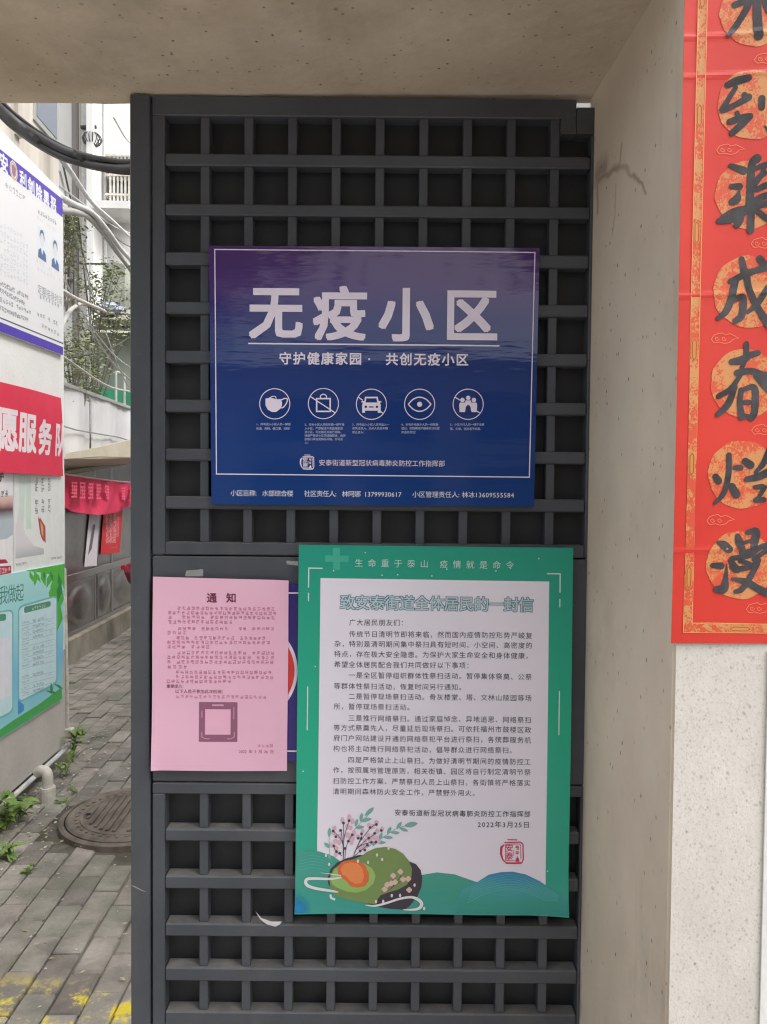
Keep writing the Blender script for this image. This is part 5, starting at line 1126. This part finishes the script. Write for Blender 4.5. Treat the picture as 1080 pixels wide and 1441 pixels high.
for k, (a, b, Ya, Yb, col) in enumerate((((84, 240), (150, 480), 5, 12, 0), ((84, 210), (134, 420), 5, 12.9, 1), ((84, 380), (140, 470), 5, 10, 0), ((130, 300), (190, 350), 7, 12.9, 1), ((120, 452), (190, 540), 6, 9, 2), ((86, 500), (187, 552), 5, 9, 2), ((115, 440), (187, 520), 6, 9, 0), ((160, 165), (190, 205), 8, 12, 2), ((84, 262), (190, 330), 5, 12.9, 0), ((110, 300), (128, 460), 8, 10, 1), ((150, 470), (190, 560), 8, 9, 0), ((90, 505), (190, 470), 6, 9, 1))):
    mm = (m_wire, m_dark, m_pvc)[col]; am, bm_ = Fy(*a, Ya), Fy(*b, Yb); mid = (am+bm_)/2+Vector((0, 0, -.06))
    o = G().tube(spline([am, mid, bm_], 8), .007 if col != 2 else .009, 5).obj('wire', mm, base=am, fr=1); tag(o, WL[k], 'wire', 'thin wires slung above the alley')
# ================================================================== GREENERY
m_leaf = mat('leaf_green', (.15, .19, .07), .5, col2=(.34, .38, .18), scale=9, contrast=(.35, .65), space='World')
m_weed = mat('weed_green', (.10, .19, .035), .5, col2=(.20, .30, .06), scale=14, contrast=(.35, .65), space='World')
m_bark = mat('bark', (.17, .145, .12), .9, col2=(.10, .085, .07), scale=14)
def leaf_cloud(blobs, rn, size):
    vs_ = []; fs = []
    for (c, r, n_) in blobs:
        for _ in range(n_):
            d = Vector((rn.gauss(0, .5), rn.gauss(0, .5), rn.gauss(0, .5)))
            q = c+Vector((d.x*r[0], d.y*r[1], d.z*r[2])); a = rn.uniform(0, 6.3); tl_ = rn.uniform(-.9, .9); s_ = size*rn.uniform(.6, 1.3)
            u = Vector((cos(a), sin(a), tl_*.6)).normalized(); v = u.cross(Vector((rn.uniform(-1, 1), rn.uniform(-1, 1), 1))).normalized()
            k = len(vs_); vs_ += [q-u*s_, q+v*s_*.42+Vector((0, 0, -.1*s_)), q+u*s_, q-v*s_*.42+Vector((0, 0, -.1*s_))]; fs += [(k, k+1, k+2), (k, k+2, k+3)]
    return vs_, fs
def small_tree(name, label, base, blobpx, Y, size, seed, thick=.03):
    rn = random.Random(seed); t = thing(name, base, 1, label, 'tree')
    cs = [(at_y(x, y, Y+rn.uniform(-.3, .3), 1), r, n_) for x, y, r, n_ in blobpx]
    v_, f_ = leaf_cloud([(c, (r*1.15, r, r*1.15), int(n_*1.4)) for c, r, n_ in cs], rn, size); obj('crown', v_, f_, m_leaf, t)
    top = sum((c for c, _, _ in cs), Vector())/len(cs); B0 = Vector(base); g = G()
    j = B0*.35+top*.65; g.tube(spline([B0, B0*.6+j*.4+Vector((.06, 0, 0)), j], 6), [thick*(1-.5*i/12) for i in range(13)], 7)
    g.obj('trunk', m_bark, t)
    for c, r, _ in cs:
        g = G(); m_ = (j+c)/2+Vector((rn.uniform(-.1, .1), 0, rn.uniform(-.05, .12)))
        q = spline([j, m_, c, c+(c-j).normalized()*r*.6], 5); g.tube(q, [max(.002, thick*.25*(1-i/len(q))) for i in range(len(q))], 5)
        for _ in range(2):
            e_ = c+Vector((rn.uniform(-r, r), rn.uniform(-r, r)*.5, rn.uniform(-r, r))); g.tube([m_, (m_+e_)/2+Vector((0, 0, .03)), e_], [.004, .003, .0015], 4)
        g.obj('branch', m_bark, t)
small_tree('leafy_tree', 'thin leafy tree rising behind the pale hoarding in front of the outbuilding', (-3.2, 8.6, -.03),
   [(150, 395, .20, 150), (160, 383, .12, 80), (135, 410, .16, 90), (122, 400, .1, 45), (170, 420, .15, 60), (128, 440, .18, 80), (148, 462, .2, 120), (118, 465, .2, 130), (165, 470, .15, 70), (180, 455, .12, 50)], 8.6, .026, 4)
small_tree('leafy_tree', 'sparse grey leaved tree low behind the hoarding beside the white building', (-3.1, 7.4, -.03),
   [(98, 500, .16, 170), (112, 515, .2, 200), (102, 530, .18, 200), (125, 530, .16, 130), (92, 480, .12, 80), (120, 490, .16, 90), (140, 505, .16, 60)], 7.4, .022, 8)
small_tree('leafy_tree', 'small green tree close to the corner of the information board', (-2.9, 6.0, -.03),
   [(96, 325, .10, 110), (100, 345, .11, 110), (94, 365, .10, 80), (104, 318, .08, 40), (98, 300, .07, 35)], 6.2, .020, 12, thick=.022)

def leaf_mesh(ln, wd, droop, sd):
    rn = random.Random(sd); n_ = 5; vs_ = []; fs = []
    for i in range(n_+1):
        q = i/n_; x = ln*q; z = ln*.35*q-droop*ln*q*q; h = wd*sin(pi*min(1, q*.92+.08))**.8*(1-.15*(i % 2))
        vs_ += [(x, -h, z+h*.3), (x, 0, z), (x, h, z+h*.3)]
    for i in range(n_):
        a = i*3; fs += [(a, a+1, a+4, a+3), (a+1, a+2, a+5, a+4)]
    me = bpy.data.meshes.new('leaf'); me.from_pydata(vs_, [], fs); me.materials.append(m_weed)
    for p_ in me.polygons: p_.use_smooth = True
    return me
LM = [leaf_mesh(.06, .017, .5, 1), leaf_mesh(.05, .013, .7, 2), leaf_mesh(.07, .015, .35, 3)]
def weed(px, py, n_, h, sc_, label, seed, spread=.05):
    rn = random.Random(seed); b = at_z(px, py, 0); b.z = -.01; t = thing('weed', b, 1, label, 'plant', 'weeds at the foot of the white building')
    for s_ in range(max(2, n_//7)):
        a = rn.uniform(0, 6.3); top = Vector((cos(a)*spread*rn.uniform(.3, 1.2), sin(a)*spread*rn.uniform(.3, 1.2), h*rn.uniform(.6, 1.1)))
        pts = spline([(0, 0, 0), top*.5+Vector((0, 0, h*.12)), top], 4); G().tube([p_+b for p_ in pts], .0022, 5).obj('stem', m_weed, t)
        for k in range(7):
            q = pts[min(len(pts)-1, 2+k)] if k < 6 else pts[-1]; o = bpy.data.objects.new('leaf', rn.choice(LM)); COL.objects.link(o); o.parent = t
            o.location = q; o.rotation_euler = (rn.uniform(-.3, .3), rn.uniform(-.5, .35), rn.uniform(0, 6.3)); o.scale = (sc_*rn.uniform(.6, 1.2),)*3
weed(8, 1170, 35, .17, 1.15, 'bushy bright green weed at the left frame edge by the plinth', 1, .08)
weed(24, 1158, 28, .15, 1.0, 'broad leaved weed just left of the elbow pipe', 2, .07)
weed(12, 1212, 21, .08, .8, 'low weed in the paving joint nearest the camera', 3, .05)
weed(103, 1068, 28, .22, 1.1, 'feathery light green weed below the junction box at the wall corner', 4, .05)
weed(92, 1090, 21, .08, .7, 'dull weed clump behind the elbow pipe', 5, .06)
weed(104, 1112, 14, .03, .45, 'tiny weed between the elbow pipe and the manhole cover', 6, .05)
weed(92, 1130, 14, .025, .4, 'tiny yellowish weed beside the pipe collar', 7, .05)
weed(35, 1230, 14, .03, .5, 'flat weed growing in a joint of the grey paving', 8, .04)
# leaf litter, moss crumbs and chips
rn = random.Random(21); vs_ = []; fs = []; v2 = []; f2 = []
for _ in range(800):
    x = rn.uniform(-1.68, -.6); y = rn.uniform(2.2, 5.4)
    if rn.random() < .6: x = -1.66+abs(rn.gauss(0, .22))
    if x < XW+.02: x = XW+.03
    s_ = rn.uniform(.003, .012); a = rn.uniform(0, 6.3); z = .004
    if hypot(x-MH.x, y-MH.y) < MR+.01: continue
    V, Fc = (vs_, fs) if rn.random() < .6 else (v2, f2)
    k = len(V); u = Vector((cos(a), sin(a), rn.uniform(-.2, .2)))*s_; w_ = Vector((-sin(a), cos(a), rn.uniform(-.2, .2)))*s_*.6; c = Vector((x, y, z))
    V += [c-u, c+w_, c+u, c-w_, c+Vector((0, 0, .002))]; Fc += [(k, k+1, k+4), (k+1, k+2, k+4), (k+2, k+3, k+4), (k+3, k, k+4)]
tag(obj('leaf_litter', vs_, fs, mat('litter', (.24, .25, .10), .8, col2=(.42, .38, .26), scale=20, space='World'), fr=1), kind='stuff')
tag(obj('plaster_chips', v2, f2, mat('chips', (.50, .48, .44), .9), fr=1), kind='stuff')

# ================================================================== red scooter mostly hidden by the gate
b = at_z(200, 905, 0); b.z = 0
t = thing('scooter', b, 1, 'parked dark red scooter showing only its tail beside the gate edge', 'scooter')
m_rd = mat('dark_red_paint', (.22, .01, .035), .3, coat=.5); m_rub = mat('rubber', (.03, .03, .03), .8)
def P3(x, y, z): return Vector((b.x+x, b.y+y, z))
# tail towards the left, body running right
def loft(secs, m, name):
    vs_ = []; n_ = 12
    for (x, z, w_, h) in secs:
        for k in range(n_): vs_.append(P3(x, w_*cos(2*pi*k/n_), z+h*sin(2*pi*k/n_)))
    fs = [(i*n_+k, i*n_+(k+1) % n_, (i+1)*n_+(k+1) % n_, (i+1)*n_+k) for i in range(len(secs)-1) for k in range(n_)]+[tuple(range(n_)), tuple(range((len(secs)-1)*n_, len(secs)*n_))]
    return obj(name, vs_, fs, m, t, smooth=True)
loft([(-.16, .74, .05, .05), (-.12, .70, .10, .10), (.05, .62, .15, .16), (.3, .58, .16, .18), (.5, .48, .13, .14)], m_rd, 'body')
loft([(-.06, .83, .08, .03), (.1, .85, .13, .05), (.45, .82, .12, .05), (.6, .80, .06, .03)], mat('black_seat', (.03, .03, .03), .6), 'seat')
loft([(.45, .32, .12, .03), (.8, .32, .13, .03), (.95, .45, .1, .05)], m_rd, 'footboard')
loft([(.92, .35, .14, .06), (1.0, .7, .17, .16), (1.02, .95, .10, .08)], m_rd, 'front_shield')
for x in (.12, 1.15):
    g = G(); c = P3(x, 0, .22); g.tube([c+Vector((.18*cos(a), 0, .18*sin(a))) for a in [2*pi*k/24 for k in range(25)]], .045, 8, cap=False); o = g.obj('wheel', m_rub, t, smooth=True); o['_b'] = tuple(t['_b'])
    G().tube([c+Vector((0, -.03, 0)), c+Vector((0, .03, 0))], .11, 14).obj('hub', m_alu, o).location = (0, 0, 0)
G().tube([P3(1.0, -.28, 1.05), P3(1.02, 0, 1.0), P3(1.0, .28, 1.05)], .014, 8).obj('handlebar', m_dark, t)
G().tube([P3(1.15, 0, .22), P3(1.02, 0, .98)], .025, 8).obj('fork', m_dark, t)
G().tube([P3(-.17, -.05, .76), P3(-.17, .05, .76)], .025, 8).obj('tail_light', mat('red_lens', (.5, .02, .02), .2), t)
# ================================================================== unseen building added on the hidden side to shade the white wall
t = thing('added_side_building', (2.4, 6, 0), 1, 'unseen pale building added right of the alley to shade the white building', 'building')
G().box((1.9, 1.5, -.02), (6, 12.6, 6.6)).obj('wall', m_tile, t); G().box((1.8, 1.45, 6.6), (6.1, 12.65, 6.8), ch=.02).obj('coping', m_low, t)
# ================================================================== unseen building and trees added behind the camera to shape the board reflection
m_st = mat('unseen_street_wall', (.30, .29, .28), .85, col2=(.22, .21, .2), scale=.8)
t = thing('added_shop_building', (0, -24, 0), 0, 'unseen low grey building added behind the viewer to darken the board reflection', 'building')  # added out of view as the dark lower part of the board reflection
G().box((-22, -26, -.02), (22, -24, 6.15)).obj('wall', m_st, t); G().box((-22.3, -26.2, 6.15), (22.3, -23.7, 6.4), ch=.03).obj('roof', m_st, t)
for i in range(11): G().box((-20.8+i*4, -23.99, .1), (-18.2+i*4, -23.94, 2.6)).obj('shutter', m_dark, t); G().box((-20.6+i*4, -23.99, 3.5), (-18.4+i*4, -23.94, 4.9)).obj('window', m_glass, t)
for n_, (tx, ty, lb) in enumerate(((-3.2, -8.5, 'unseen broad tree added behind the viewer towards the left to darken the reflection'), (3.0, -8.2, 'unseen broad tree added behind the viewer towards the right to darken the reflection'))):
    rn = random.Random(50+n_); t = thing('added_street_tree', (tx, ty, -.02), 0, lb, 'tree', 'unseen trees added behind the viewer')  # trees added out of view to darken the reflection and cut front light
    G().tube(spline([(tx, ty, -.02), (tx+.1, ty, 2), (tx, ty+.1, 4.2), (tx+.2, ty, 6)], 5), [.2-.006*i for i in range(16)], 10).obj('trunk', m_bark, t)
    for k in range(7):
        a = k*.9+n_; e_ = Vector((tx+2.6*cos(a), ty+1.6*sin(a), 5.3+rn.uniform(-.3, 1))); G().tube(spline([(tx, ty, 3.6), (Vector((tx, ty, 3.9))+e_)/2+Vector((0, 0, .4)), e_], 5), [.09-.007*i for i in range(11)], 6).obj('limb', m_bark, t)
    bl = [(Vector((tx+rn.uniform(-3, 3), ty+rn.uniform(-1.8, 1.8), rn.uniform(4.75, 7.0))), (1.1, 1.0, .7), 420) for _ in range(24)]
    v_, f_ = leaf_cloud(bl, rn, .15); obj('crown', v_, f_, m_leaf, t)
for o in list(bpy.data.objects):
    for k in ('_b', '_f'):
        if k in o: del o[k]
for m_ in bpy.data.materials:
    if '_c' in m_: del m_['_c']
